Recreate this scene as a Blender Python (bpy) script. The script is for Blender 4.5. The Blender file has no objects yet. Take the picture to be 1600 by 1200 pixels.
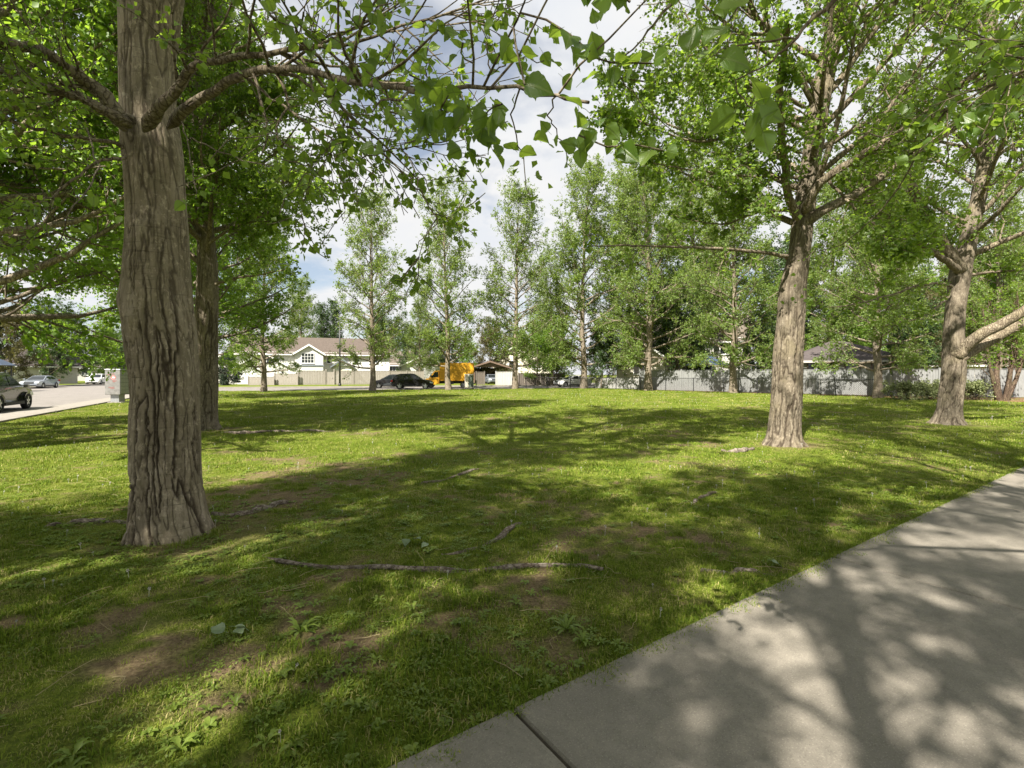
import bpy, bmesh, math, random
import numpy as np
from mathutils import Vector, Matrix
R_ = math.radians
SC = bpy.context.scene
COL = SC.collection
random.seed(7)

# ------------------------------------------------------------------ camera, light, exposure
FPX, EYE, HOR = 755.0, 1.6, 585.0           # focal length and horizon measured on the 1600 px wide photograph
cam_d = bpy.data.cameras.new('camera'); cam = bpy.data.objects.new('camera', cam_d); COL.objects.link(cam)
cam.location = (0, 0, EYE); cam.rotation_euler = (R_(90), 0, 0)
cam_d.sensor_width = 36; cam_d.lens = 36 * FPX / 1600; cam_d.shift_y = -(600 - HOR) / 1600
cam_d.clip_start = 0.05; cam_d.clip_end = 3000
SC.camera = cam

SUN_EL = 46.0
SUN_FROM = math.atan2(-0.855, -0.52)          # the sun stands behind the camera and to its left
sun_d = bpy.data.lights.new('sun', 'SUN'); sun_d.energy = 5.0; sun_d.angle = R_(0.55); sun_d.color = (1.0, 0.94, 0.82)
sun = bpy.data.objects.new('sun', sun_d); COL.objects.link(sun)
sdir = Vector((math.cos(SUN_FROM) * math.cos(R_(SUN_EL)), math.sin(SUN_FROM) * math.cos(R_(SUN_EL)), math.sin(R_(SUN_EL))))
sun.rotation_euler = sdir.to_track_quat('Z', 'Y').to_euler(); sun.location = (-40, -15, 50)

world = bpy.data.worlds.new('World'); SC.world = world; world.use_nodes = True
wn, wl = world.node_tree.nodes, world.node_tree.links
wn.clear()
def W(t, **k):
    n = wn.new(t)
    for a, v in k.items(): setattr(n, a, v)
    return n
w_out = W('ShaderNodeOutputWorld'); w_bg = W('ShaderNodeBackground'); w_bg.inputs[1].default_value = 0.05
sky = W('ShaderNodeTexSky', sky_type='NISHITA', sun_disc=False)
sky.sun_elevation = R_(SUN_EL); sky.sun_rotation = math.atan2(sdir.x, sdir.y); sky.air_density = 1.0; sky.dust_density = 0.6; sky.ozone_density = 1.2
tc = W('ShaderNodeTexCoord'); sep = W('ShaderNodeSeparateXYZ'); wl.new(tc.outputs['Generated'], sep.inputs[0])
addz = W('ShaderNodeMath', operation='ADD'); wl.new(sep.outputs[2], addz.inputs[0]); addz.inputs[1].default_value = 0.22
mxz = W('ShaderNodeMath', operation='MAXIMUM'); wl.new(addz.outputs[0], mxz.inputs[0]); mxz.inputs[1].default_value = 0.12
dx = W('ShaderNodeMath', operation='DIVIDE'); wl.new(sep.outputs[0], dx.inputs[0]); wl.new(mxz.outputs[0], dx.inputs[1])
dy = W('ShaderNodeMath', operation='DIVIDE'); wl.new(sep.outputs[1], dy.inputs[0]); wl.new(mxz.outputs[0], dy.inputs[1])
cmb = W('ShaderNodeCombineXYZ'); wl.new(dx.outputs[0], cmb.inputs[0]); wl.new(dy.outputs[0], cmb.inputs[1]); cmb.inputs[2].default_value = 4.3
n1 = W('ShaderNodeTexNoise'); n1.inputs['Scale'].default_value = 1.5; n1.inputs['Detail'].default_value = 9; n1.inputs['Roughness'].default_value = 0.52; n1.inputs['Distortion'].default_value = 0.3
wl.new(cmb.outputs[0], n1.inputs['Vector'])
cr = W('ShaderNodeValToRGB'); cr.color_ramp.elements[0].position = 0.37; cr.color_ramp.elements[1].position = 0.48
cr.color_ramp.elements[0].color = (0.30, 0.30, 0.30, 1); wl.new(n1.outputs[0], cr.inputs[0])
n2 = W('ShaderNodeTexNoise'); n2.inputs['Scale'].default_value = 3.2; n2.inputs['Detail'].default_value = 6; wl.new(cmb.outputs[0], n2.inputs['Vector'])
cc = W('ShaderNodeValToRGB'); cc.color_ramp.elements[0].position = 0.32; cc.color_ramp.elements[1].position = 0.55
CL = 6.6
cc.color_ramp.elements[0].color = (0.90 * CL, 0.93 * CL, 0.98 * CL, 1); cc.color_ramp.elements[1].color = (1.0 * CL, 1.0 * CL, 1.0 * CL, 1)
wl.new(n2.outputs[0], cc.inputs[0])
mx = W('ShaderNodeMixRGB'); wl.new(cr.outputs[0], mx.inputs[0]); wl.new(sky.outputs[0], mx.inputs[1]); wl.new(cc.outputs[0], mx.inputs[2])
wl.new(mx.outputs[0], w_bg.inputs[0]); wl.new(w_bg.outputs[0], w_out.inputs[0])

SC.view_settings.view_transform = 'Standard'; SC.view_settings.look = 'None'
SC.view_settings.exposure = 1.5; SC.view_settings.gamma = 1; SC.view_settings.use_curve_mapping = False
SC.render.engine = 'CYCLES'
SC.cycles.max_bounces = 8; SC.cycles.transmission_bounces = 5; SC.cycles.diffuse_bounces = 4; SC.cycles.glossy_bounces = 2
SC.cycles.use_denoising = True

# ------------------------------------------------------------------ helpers
def P(px, py, d): return np.array([(px - 800) / FPX * d, d, EYE - (py - HOR) / FPX * d])
def G(px, py):
    d = EYE * FPX / (py - HOR); return np.array([(px - 800) / FPX * d, d, 0.0])
def tag(o, label=None, cat=None, group=None, kind=None):
    if label: o['label'] = label
    if cat: o['category'] = cat
    if group: o['group'] = group
    if kind: o['kind'] = kind
    return o
def empty(name, loc=(0, 0, 0), rz=0, **k):
    o = bpy.data.objects.new(name, None); COL.objects.link(o); o.location = [float(v) for v in loc]; o.rotation_euler = (0, 0, rz)
    o.empty_display_size = .2
    return tag(o, **k)
def link(name, me, mat=None, parent=None, **k):
    o = bpy.data.objects.new(name, me); COL.objects.link(o)
    if mat is not None and len(me.materials) == 0: me.materials.append(mat)
    if parent is not None: o.parent = parent
    return tag(o, **k)
def mesh_np(name, v, f, smooth=False, attrs=None):
    """uniform polygons (n, k) -> mesh"""
    v = np.asarray(v, np.float32); f = np.asarray(f, np.int32)
    me = bpy.data.meshes.new(name)
    me.vertices.add(len(v)); me.vertices.foreach_set('co', v.ravel())
    k = f.shape[1]
    me.loops.add(f.size); me.loops.foreach_set('vertex_index', f.ravel())
    me.polygons.add(len(f)); me.polygons.foreach_set('loop_start', np.arange(0, f.size, k, dtype=np.int32))
    try: me.polygons.foreach_set('loop_total', np.full(len(f), k, np.int32))
    except Exception: pass
    if smooth: me.polygons.foreach_set('use_smooth', np.ones(len(f), bool))
    for an, av in (attrs or {}).items():
        a = me.attributes.new(an, 'FLOAT', 'POINT'); a.data.foreach_set('value', np.asarray(av, np.float32))
    me.update(calc_edges=True); me.validate()
    return me
class MB:
    """collects boxes, tubes and prisms into one mesh"""
    def __init__(s): s.v = []; s.f = []
    def add(s, v, f):
        b = len(s.v); s.v += [tuple(map(float, q)) for q in v]; s.f += [tuple(i + b for i in q) for q in f]; return s
    def box(s, x0, x1, y0, y1, z0, z1):
        v = [(x, y, z) for x in (x0, x1) for y in (y0, y1) for z in (z0, z1)]
        return s.add(v, [(0, 1, 3, 2), (4, 6, 7, 5), (0, 4, 5, 1), (2, 3, 7, 6), (0, 2, 6, 4), (1, 5, 7, 3)])
    def tube(s, pts, rad, n=8, cap=True):
        pts = np.asarray(pts, float); rad = np.broadcast_to(np.asarray(rad, float), (len(pts),))
        v, f = tubes(pts[None], rad[None], n)
        s.add(v, [tuple(q) for q in f])
        if cap:
            b = len(s.v) - len(v); m = len(pts)
            s.f.append(tuple(b + i for i in range(n))[::-1]); s.f.append(tuple(b + (m - 1) * n + i for i in range(n)))
        return s
    def prism(s, poly, y0, y1, axis='y'):
        n = len(poly)
        if axis == 'y': a = [(x, y0, z) for x, z in poly]; b = [(x, y1, z) for x, z in poly]
        elif axis == 'x': a = [(y0, x, z) for x, z in poly]; b = [(y1, x, z) for x, z in poly]
        else: a = [(x, z, y0) for x, z in poly]; b = [(x, z, y1) for x, z in poly]
        s.add(a + b, [tuple(range(n)), tuple(range(2 * n - 1, n - 1, -1))] + [(i, (i + 1) % n, n + (i + 1) % n, n + i)[::-1] for i in range(n)])
        return s
    def mesh(s, name, smooth=False):
        me = bpy.data.meshes.new(name); me.from_pydata(s.v, [], s.f)
        bm = bmesh.new(); bm.from_mesh(me); bmesh.ops.recalc_face_normals(bm, faces=bm.faces)
        bmesh.ops.triangulate(bm, faces=[q for q in bm.faces if len(q.verts) > 4]); bm.to_mesh(me); bm.free()
        if smooth:
            for p in me.polygons: p.use_smooth = True
        return me
    def build(s, name, mat, parent=None, smooth=False, bevel=0, **k):
        o = link(name, s.mesh(name, smooth), mat, parent, **k)
        if bevel:
            m = o.modifiers.new('bevel', 'BEVEL'); m.width = bevel; m.segments = 2; m.limit_method = 'ANGLE'; m.angle_limit = R_(40)
        return o
def norm(a): return a / (np.linalg.norm(a, axis=-1, keepdims=True) + 1e-9)
def tubes(P_, Rd, n):
    """batch of polylines (B,m,3), radii (B,m) -> verts, quads"""
    B, m, _ = P_.shape
    T = np.empty_like(P_); T[:, 1:-1] = P_[:, 2:] - P_[:, :-2]; T[:, 0] = P_[:, 1] - P_[:, 0]; T[:, -1] = P_[:, -1] - P_[:, -2]
    T = norm(T)
    mean = norm(P_[:, -1] - P_[:, 0])
    ref = np.where(np.abs(mean[:, 2:3]) > .8, np.array([[1., 0, 0]]), np.array([[0, 0, 1.]]))
    U = norm(np.cross(T, np.broadcast_to(ref[:, None], T.shape))); V = np.cross(T, U)
    a = np.linspace(0, 2 * np.pi, n, endpoint=False)
    v = P_[:, :, None] + Rd[:, :, None, None] * (np.cos(a)[None, None, :, None] * U[:, :, None] + np.sin(a)[None, None, :, None] * V[:, :, None])
    idx = np.arange(B * m * n).reshape(B, m, n); nx = np.roll(idx, -1, axis=2)
    f = np.stack([idx[:, :-1], nx[:, :-1], nx[:, 1:], idx[:, 1:]], -1).reshape(-1, 4)
    return v.reshape(-1, 3), f
def hsh(*a):
    h = np.zeros(a[0].shape, np.uint32)
    for i, q in enumerate(a): h = (h ^ (q.astype(np.int64) & 0xffffffff).astype(np.uint32) * np.uint32([374761393, 668265263, 2246822519, 3266489917][i])) * np.uint32(2654435761); h ^= h >> np.uint32(15)
    h = h * np.uint32(2246822519); h ^= h >> np.uint32(13)
    return h.astype(np.float64) / 4294967296.0
def vnoise(x, y, seed=0):
    xi, yi = np.floor(x), np.floor(y); fx, fy = x - xi, y - yi
    fx = fx * fx * (3 - 2 * fx); fy = fy * fy * (3 - 2 * fy); s = np.full(x.shape, seed)
    g = lambda a, b: hsh(xi + a, yi + b, s)
    return (g(0, 0) * (1 - fx) + g(1, 0) * fx) * (1 - fy) + (g(0, 1) * (1 - fx) + g(1, 1) * fx) * fy
def pnoise(x, y, n, seed=0):
    xi, yi = np.floor(x), np.floor(y); fx, fy = x - xi, y - yi
    fx = fx * fx * (3 - 2 * fx); fy = fy * fy * (3 - 2 * fy); s = np.full(x.shape, seed)
    g = lambda a, b: hsh(np.mod(xi + a, n), yi + b, s)
    return (g(0, 0) * (1 - fx) + g(1, 0) * fx) * (1 - fy) + (g(0, 1) * (1 - fx) + g(1, 1) * fx) * fy
def fbm(x, y, seed=0, o=4):
    t = 0; a = .5; q = 0
    for i in range(o): t = t + a * vnoise(x * 2 ** i, y * 2 ** i, seed + i); q += a; a *= .5
    return t / q
def sstep(a, b, x): t = np.clip((x - a) / (b - a), 0, 1); return t * t * (3 - 2 * t)
def resample(pts, m):
    pts = np.asarray(pts, float); n = len(pts)
    q = np.vstack([2 * pts[0] - pts[1], pts, 2 * pts[-1] - pts[-2]])
    t = np.linspace(0, n - 1 - 1e-6, m); i = t.astype(int); u = (t - i)[:, None]
    a, b, c, d = q[i], q[i + 1], q[i + 2], q[i + 3]
    return .5 * (2 * b + (c - a) * u + (2 * a - 5 * b + 4 * c - d) * u ** 2 + (3 * b - a - 3 * c + d) * u ** 3)

# ------------------------------------------------------------------ materials
class M:
    def __init__(s, name):
        s.m = bpy.data.materials.new(name); s.m.use_nodes = True; s.n = s.m.node_tree.nodes; s.l = s.m.node_tree.links
        s.b = s.n['Principled BSDF']; s.out = s.n['Material Output']
    def node(s, t, ins=None, **k):
        n = s.n.new(t)
        for a, v in k.items(): setattr(n, a, v)
        for a, v in (ins or {}).items(): s.put(n.inputs[a], v)
        return n
    def put(s, inp, v):
        if hasattr(v, 'links') or isinstance(v, bpy.types.NodeSocket): s.l.new(v, inp)
        elif isinstance(v, bpy.types.Node): s.l.new(v.outputs[0], inp)
        else: inp.default_value = (*v, 1) if isinstance(v, tuple) and len(v) == 3 and inp.type == 'RGBA' else v
    def noise(s, scale, detail=4, rough=.55, vec=None, dist=0):
        n = s.node('ShaderNodeTexNoise', {'Scale': scale, 'Detail': detail, 'Roughness': rough, 'Distortion': dist})
        if vec is not None: s.put(n.inputs['Vector'], vec)
        return n.outputs[0]
    def ramp(s, fac, *stops):
        n = s.node('ShaderNodeValToRGB', {'Fac': fac}); e = n.color_ramp.elements
        while len(e) < len(stops): e.new(.5)
        for q, (p, c) in zip(e, stops): q.position = p; q.color = (*c, 1) if isinstance(c, tuple) else (c, c, c, 1)
        return n.outputs[0]
    def mix(s, fac, a, b, mode='MIX'):
        n = s.node('ShaderNodeMixRGB', {0: fac, 1: a, 2: b}, blend_type=mode); return n.outputs[0]
    def math(s, op, a, b=0.0): return s.node('ShaderNodeMath', {0: a, 1: b}, operation=op).outputs[0]
    def coord(s, which='Object', scale=None):
        o = s.node('ShaderNodeTexCoord').outputs[which]
        if scale: o = s.node('ShaderNodeMapping', {'Vector': o, 'Scale': scale}).outputs[0]
        return o
    def attr(s, name): return s.node('ShaderNodeAttribute', attribute_name=name).outputs['Fac']
    def bump(s, h, strength=.3, dist=.02):
        n = s.node('ShaderNodeBump', {'Strength': strength, 'Distance': dist, 'Height': h}); s.l.new(n.outputs[0], s.b.inputs['Normal']); return n
    def set(s, **k):
        for a, v in k.items(): s.put(s.b.inputs[{'color': 'Base Color', 'rough': 'Roughness', 'metal': 'Metallic', 'spec': 'Specular IOR Level', 'coat': 'Coat Weight'}[a]], v)
        return s
def plain(name, c, rough=.6, var=.12, scale=6, metal=0, spec=.5, coat=0, bump=0):
    m = M(name); n = m.noise(scale, 5, .6, m.coord())
    m.set(color=m.ramp(n, (.25, tuple(q * (1 - var) for q in c)), (.75, tuple(min(1, q * (1 + var)) for q in c))), rough=rough, metal=metal, spec=spec, coat=coat)
    if bump: m.bump(n, bump, .01)
    return m.m

def leaf_mat(name, dark, mid, light, trans, tw=.42, rough=.42):
    m = M(name); r = m.attr('rnd')
    pos = m.noise(.55, 2, .5, m.coord())
    f = m.math('ADD', m.math('MULTIPLY', r, .75), m.math('MULTIPLY', pos, .3))
    c = m.ramp(f, (.12, dark), (.5, mid), (.92, light))
    back = m.node('ShaderNodeNewGeometry').outputs['Backfacing']
    c2 = m.mix(m.math('MULTIPLY', back, .45), c, tuple(q * 1.15 + .03 for q in mid))
    m.set(color=c2, rough=rough, spec=.35)
    t = m.node('ShaderNodeBsdfTranslucent', {'Color': m.mix(r, trans, tuple(q * 1.35 for q in trans))})
    mx_ = m.node('ShaderNodeMixShader', {0: tw, 1: m.b.outputs[0], 2: t.outputs[0]})
    m.l.new(mx_.outputs[0], m.out.inputs['Surface'])
    return m.m
L_POP = leaf_mat('poplar_leaf', (.042, .085, .014), (.095, .160, .023), (.175, .240, .045), (.30, .44, .04), tw=.5)
def veined(name, dark, mid, light, trans):
    """close leaves: midrib and side veins follow the blade's own coordinates"""
    m = M(name); r = m.node('ShaderNodeObjectInfo').outputs['Random']; u, v = m.attr('u'), m.attr('v')
    n = m.noise(30, 4, .6, m.coord()); f = m.math('ADD', m.math('MULTIPLY', r, .7), m.math('MULTIPLY', n, .35))
    c = m.ramp(f, (.15, dark), (.5, mid), (.95, light))
    av = m.math('ABSOLUTE', v)
    rib = m.ramp(av, (.02, 1.0), (.055, 0.0))
    side = m.math('ABSOLUTE', m.math('SINE', m.math('MULTIPLY', m.math('SUBTRACT', u, m.math('MULTIPLY', av, .75)), 21.0)))
    veins = m.math('MAXIMUM', rib, m.math('MULTIPLY', m.ramp(side, (.03, 1.0), (.16, 0.0)), .6))
    c = m.mix(m.math('MULTIPLY', veins, .55), c, (.26, .33, .10))
    back = m.node('ShaderNodeNewGeometry').outputs['Backfacing']
    c = m.mix(m.math('MULTIPLY', back, .5), c, tuple(q * 1.1 + .05 for q in mid))
    m.set(color=c, rough=.36, spec=.5); m.bump(m.math('ADD', veins, m.math('MULTIPLY', n, .5)), .35, .003)
    t = m.node('ShaderNodeBsdfTranslucent', {'Color': m.mix(veins, trans, tuple(q * .55 for q in trans))})
    x = m.node('ShaderNodeMixShader', {0: .52, 1: m.b.outputs[0], 2: t.outputs[0]}); m.l.new(x.outputs[0], m.out.inputs['Surface'])
    return m.m
L_NEAR = veined('near_poplar_leaf', (.030, .070, .014), (.070, .135, .022), (.145, .215, .04), (.36, .52, .05))
L_FAR = leaf_mat('far_poplar_leaf', (.055, .100, .020), (.110, .175, .036), (.205, .265, .065), (.28, .38, .05), tw=.45)
L_LIME = leaf_mat('bright_leaf', (.055, .115, .014), (.105, .195, .022), (.20, .30, .035), (.27, .42, .035), tw=.5)
L_DARK = leaf_mat('dark_leaf', (.020, .045, .014), (.040, .080, .020), (.075, .130, .030), (.09, .16, .025), tw=.3)
L_RUST = leaf_mat('rusty_leaf', (.045, .05, .018), (.085, .080, .028), (.13, .12, .04), (.16, .15, .03), tw=.35)
L_SHRUB = leaf_mat('pale_shrub_leaf', (.09, .12, .04), (.19, .22, .09), (.34, .36, .19), (.25, .30, .09), tw=.3)
L_SPRUCE = leaf_mat('spruce_needle', (.010, .024, .014), (.020, .040, .020), (.04, .065, .03), (.03, .05, .02), tw=.15)

def bark_mat(name, plate, pale, crack, use_attr=True, tint=(.20, .17, .10)):
    m = M(name); ob = m.coord('Object')
    n_a = m.noise(7, 6, .6, m.coord('Object', (1, 1, .35)))
    n_b = m.noise(60, 5, .65, m.coord('Object', (1, 1, .5)))
    n_s = m.noise(26, 5, .7, m.coord('Object', (1, 1, .12)))
    n_p = m.noise(18, 4, .7, m.coord('Object', (1, 1, .7)))
    c = m.ramp(n_a, (.30, tuple(q * .72 for q in plate)), (.5, plate), (.72, pale))
    c = m.mix(m.math('MULTIPLY', n_b, .45), c, tuple(q * .45 for q in plate))
    c = m.mix(m.ramp(n_s, (.48, .0), (.62, .45)), c, tuple(q * .30 for q in plate))
    c = m.mix(m.ramp(n_p, (.54, .0), (.66, .5)), c, tuple(min(.8, q * 1.35) for q in pale))
    c = m.mix(m.ramp(m.noise(2.3, 3, .5, ob), (.5, 0.0), (.7, .45)), c, tint)
    # lenticels and short dark bands that run round the stem
    n_c = m.noise(9, 4, .6, m.coord('Object', (.35, .35, 5.5)))
    c = m.mix(m.ramp(n_c, (.60, 0.0), (.68, .55)), c, tuple(q * .35 for q in plate))
    if use_attr:
        c = m.mix(m.math('MULTIPLY', m.attr('crack'), .85), c, crack)
        c = m.mix(m.attr('bare'), c, (.46, .42, .37))
        h = m.math('ADD', m.math('MULTIPLY', n_s, -1.2), m.math('ADD', n_b, m.math('MULTIPLY', n_c, .4))); m.bump(h, .8, .008)
    else:
        v = m.node('ShaderNodeTexVoronoi', {'Vector': m.node('ShaderNodeVectorMath', {0: m.coord('Object', (1, 1, .22)), 1: m.node('ShaderNodeVectorMath', {0: m.node('ShaderNodeTexNoise', {'Scale': 5.}).outputs['Color'], 1: (.12, .12, .12)}, operation='MULTIPLY').outputs[0]}, operation='ADD').outputs[0], 'Scale': 17.}, feature='DISTANCE_TO_EDGE').outputs['Distance']
        e = m.ramp(v, (.0, 1.0), (.12, 0.0))
        c = m.mix(m.math('MULTIPLY', e, .75), c, crack); m.bump(m.math('SUBTRACT', n_b, m.math('MULTIPLY', e, 1.6)), .7, .012)
    m.set(color=c, rough=.9, spec=.15)
    return m.m
BARK = bark_mat('furrowed_bark', (.31, .255, .185), (.46, .39, .30), (.035, .024, .016))
BARK_PALE = bark_mat('pale_furrowed_bark', (.205, .17, .128), (.31, .265, .205), (.036, .026, .018))
BARK_S = bark_mat('limb_bark', (.25, .205, .15), (.38, .33, .25), (.07, .05, .035), use_attr=False)
BARK_FAR = bark_mat('far_limb_bark', (.26, .215, .165), (.38, .33, .26), (.08, .06, .045), use_attr=False)
TWIG = plain('twig_bark', (.12, .085, .06), .85, .25, 20)
BARK_BROWN = bark_mat('brown_bark', (.13, .09, .065), (.22, .16, .12), (.03, .02, .015), use_attr=False)
ROOT = bark_mat('root_bark', (.27, .225, .185), (.40, .345, .29), (.10, .07, .05), use_attr=False, tint=(.28, .2, .15))

def concrete(name, c, speck=.5):
    m = M(name); ob = m.coord('Object')
    big = m.noise(1.1, 6, .65, ob); fine = m.noise(95, 4, .75, ob); mid = m.noise(11, 6, .7, ob)
    col = m.ramp(big, (.3, tuple(q * .74 for q in c)), (.7, tuple(q * 1.12 for q in c)))
    col = m.mix(m.math('MULTIPLY', m.ramp(mid, (.40, 1.0), (.60, 0.0)), .38), col, tuple(q * .62 for q in c))
    col = m.mix(m.ramp(fine, (.36, speck), (.46, 0.0)), col, tuple(q * .48 for q in c))
    col = m.mix(m.ramp(m.noise(130, 2, .5, ob), (.58, 0.0), (.68, speck * .9)), col, tuple(min(.8, q * 1.5) for q in c))
    st = m.ramp(m.noise(2.6, 6, .72, ob, .6), (.54, 0.0), (.66, .34)); col = m.mix(st, col, tuple(q * .5 for q in c))
    ck = m.node('ShaderNodeTexVoronoi', {'Vector': m.node('ShaderNodeVectorMath', {0: ob, 1: m.node('ShaderNodeVectorMath', {0: m.node('ShaderNodeTexNoise', {'Scale': 3.0, 'Detail': 6.0}).outputs['Color'], 1: (.5, .5, .5)}, operation='MULTIPLY').outputs[0]}, operation='ADD').outputs[0], 'Scale': .55}, feature='DISTANCE_TO_EDGE').outputs['Distance']
    col = m.mix(m.math('MULTIPLY', m.ramp(ck, (.0, .8), (.006, 0.0)), m.ramp(big, (.57, 0.0), (.63, .8))), col, (.07, .055, .04))
    pit = m.node('ShaderNodeTexVoronoi', {'Vector': ob, 'Scale': 26.}).outputs['Distance']
    col = m.mix(m.ramp(pit, (.03, .75), (.075, 0.0)), col, (.05, .035, .025))
    m.set(color=col, rough=.9, spec=.2); m.bump(m.math('ADD', fine, m.math('MULTIPLY', mid, 1.4)), .35, .004)
    return m.m
CONC = concrete('path_concrete', (.250, .226, .192))
CONC_FAR = concrete('pavement_concrete', (.30, .275, .245), .2)
ASPH = concrete('pale_asphalt', (.235, .215, .20), .35)
def ground_mat():
    m = M('lawn_ground'); ob = m.coord('Object')
    a = m.noise(.45, 5, .6, ob); b = m.noise(5, 6, .65, ob); c = m.noise(45, 5, .7, ob)
    g = m.ramp(b, (.3, (.085, .115, .014)), (.5, (.150, .190, .022)), (.68, (.205, .235, .034)))
    g = m.mix(m.ramp(a, (.42, 0.0), (.62, .55)), g, (.150, .165, .036))
    g = m.mix(m.ramp(c, (.42, .55), (.56, 0.0)), g, (.032, .048, .010))
    d = m.ramp(c, (.3, (.075, .052, .030)), (.5, (.165, .120, .070)), (.7, (.27, .21, .12)))
    col = m.mix(m.attr('bare'), g, d)
    m.set(color=col, rough=.95, spec=.1); m.bump(m.math('ADD', m.math('MULTIPLY', b, 1.0), c), .7, .03)
    return m.m
GROUND = ground_mat()
def grass_mat():
    m = M('grass_blade'); r = m.node('ShaderNodeObjectInfo').outputs['Random']; q = m.attr('rnd')
    f = m.math('ADD', m.math('MULTIPLY', r, .45), m.math('MULTIPLY', q, .55))
    c = m.ramp(f, (.05, (.040, .085, .010)), (.42, (.125, .190, .020)), (.72, (.220, .270, .034)), (.90, (.42, .36, .16)))
    m.set(color=c, rough=.6, spec=.10)
    t = m.node('ShaderNodeBsdfTranslucent', {'Color': m.mix(f, (.20, .29, .02), (.32, .38, .04))})
    x = m.node('ShaderNodeMixShader', {0: .25, 1: m.b.outputs[0], 2: t.outputs[0]}); m.l.new(x.outputs[0], m.out.inputs['Surface'])
    return m.m
GRASS = grass_mat()
WEED = leaf_mat('weed_leaf', (.085, .13, .015), (.16, .22, .026), (.24, .30, .05), (.18, .30, .03), tw=.35)
STRAW = plain('dry_straw', (.36, .29, .16), .8, .3, 9)
PUFF = plain('seed_head', (.62, .60, .55), .9, .1, 30)
SOIL = plain('bark_mulch', (.17, .085, .05), .95, .45, 18, bump=.8)

WHITE = plain('white_siding', (.62, .61, .59), .6, .05, 3)
GREYW = plain('grey_siding', (.42, .40, .38), .7, .08, 3)
CREAM = plain('cream_siding', (.62, .57, .48), .7, .07, 3)
TRIM = plain('white_trim', (.78, .78, .78), .5, .04, 4)
BROWNTRIM = plain('brown_trim', (.13, .085, .06), .7, .15, 5)
def roof_mat(name, c):
    m = M(name); ob = m.coord('Object', (1, 1, 1)); n = m.noise(4, 5, .7, ob); k = m.noise(30, 3, .6, ob)
    m.set(color=m.mix(m.math('MULTIPLY', k, .5), m.ramp(n, (.3, tuple(q * .75 for q in c)), (.7, tuple(q * 1.2 for q in c))), tuple(q * .5 for q in c)), rough=.95, spec=.1)
    return m.m
ROOF_BR = roof_mat('brown_shingle', (.125, .102, .088)); ROOF_DK = roof_mat('dark_shingle', (.10, .085, .085)); ROOF_TAN = roof_mat('tan_shingle', (.16, .135, .115))
GLASS = M('window_glass').set(color=(.03, .035, .04), rough=.06, spec=.8).m
CARGLASS = M('car_glass').set(color=(.012, .016, .018), rough=.05, spec=.7).m
def wood(name, c):
    m = M(name); n = m.noise(5, 6, .6, m.coord('Object', (2.5, 2.5, .5))); k = m.noise(1.3, 3, .5, m.coord())
    m.set(color=m.mix(m.math('MULTIPLY', k, .35), m.ramp(n, (.3, tuple(q * .8 for q in c)), (.7, tuple(q * 1.12 for q in c))), tuple(q * .75 for q in c)), rough=.85, spec=.2); return m.m
FENCE_TAN = wood('tan_fence_paint', (.30, .27, .24)); FENCE_GREY = wood('grey_fence_wood', (.235, .24, .24)); FENCE_WHITE = wood('white_fence_paint', (.36, .355, .345)); FENCE_DK = wood('dark_fence_wood', (.20, .17, .15))
BLACK = plain('black_metal', (.02, .02, .022), .45, .2, 8, spec=.5)
GALV = plain('galvanised_steel', (.34, .35, .36), .45, .15, 12, metal=.6)
PLASTIC = plain('black_trim_plastic', (.02, .02, .02), .6, .2, 8)
RUBBER = plain('tyre_rubber', (.02, .02, .02), .85, .2, 20)
ALLOY = plain('alloy_rim', (.55, .56, .57), .3, .1, 8, metal=.7)
def paint(name, c, met=.25): return plain(name, c, .25, .04, 2, metal=met, spec=.5, coat=.45)
P_BLACK = paint('black_car_paint', (.012, .012, .014)); P_GREY = paint('dark_grey_car_paint', (.025, .028, .033)); P_GREEN = paint('dark_green_car_paint', (.028, .030, .024))
P_SILVER = paint('silver_blue_car_paint', (.30, .33, .38), .5); P_WHITE = paint('white_car_paint', (.75, .75, .75), 0); P_YEL = plain('yellow_truck_paint', (.64, .33, .02), .4, .05, 1.5, spec=.5)
P_YEL2 = plain('yellow_truck_panel', (.60, .315, .022), .5, .06, 1.0, spec=.4)
LAMP = M('headlight_lens').set(color=(.7, .72, .75), rough=.1, spec=.8).m; TAIL = M('tail_light_lens').set(color=(.35, .012, .012), rough=.15, spec=.7).m
BLUE = plain('blue_canopy', (.055, .085, .14), .5, .1, 3, metal=.1)

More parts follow.
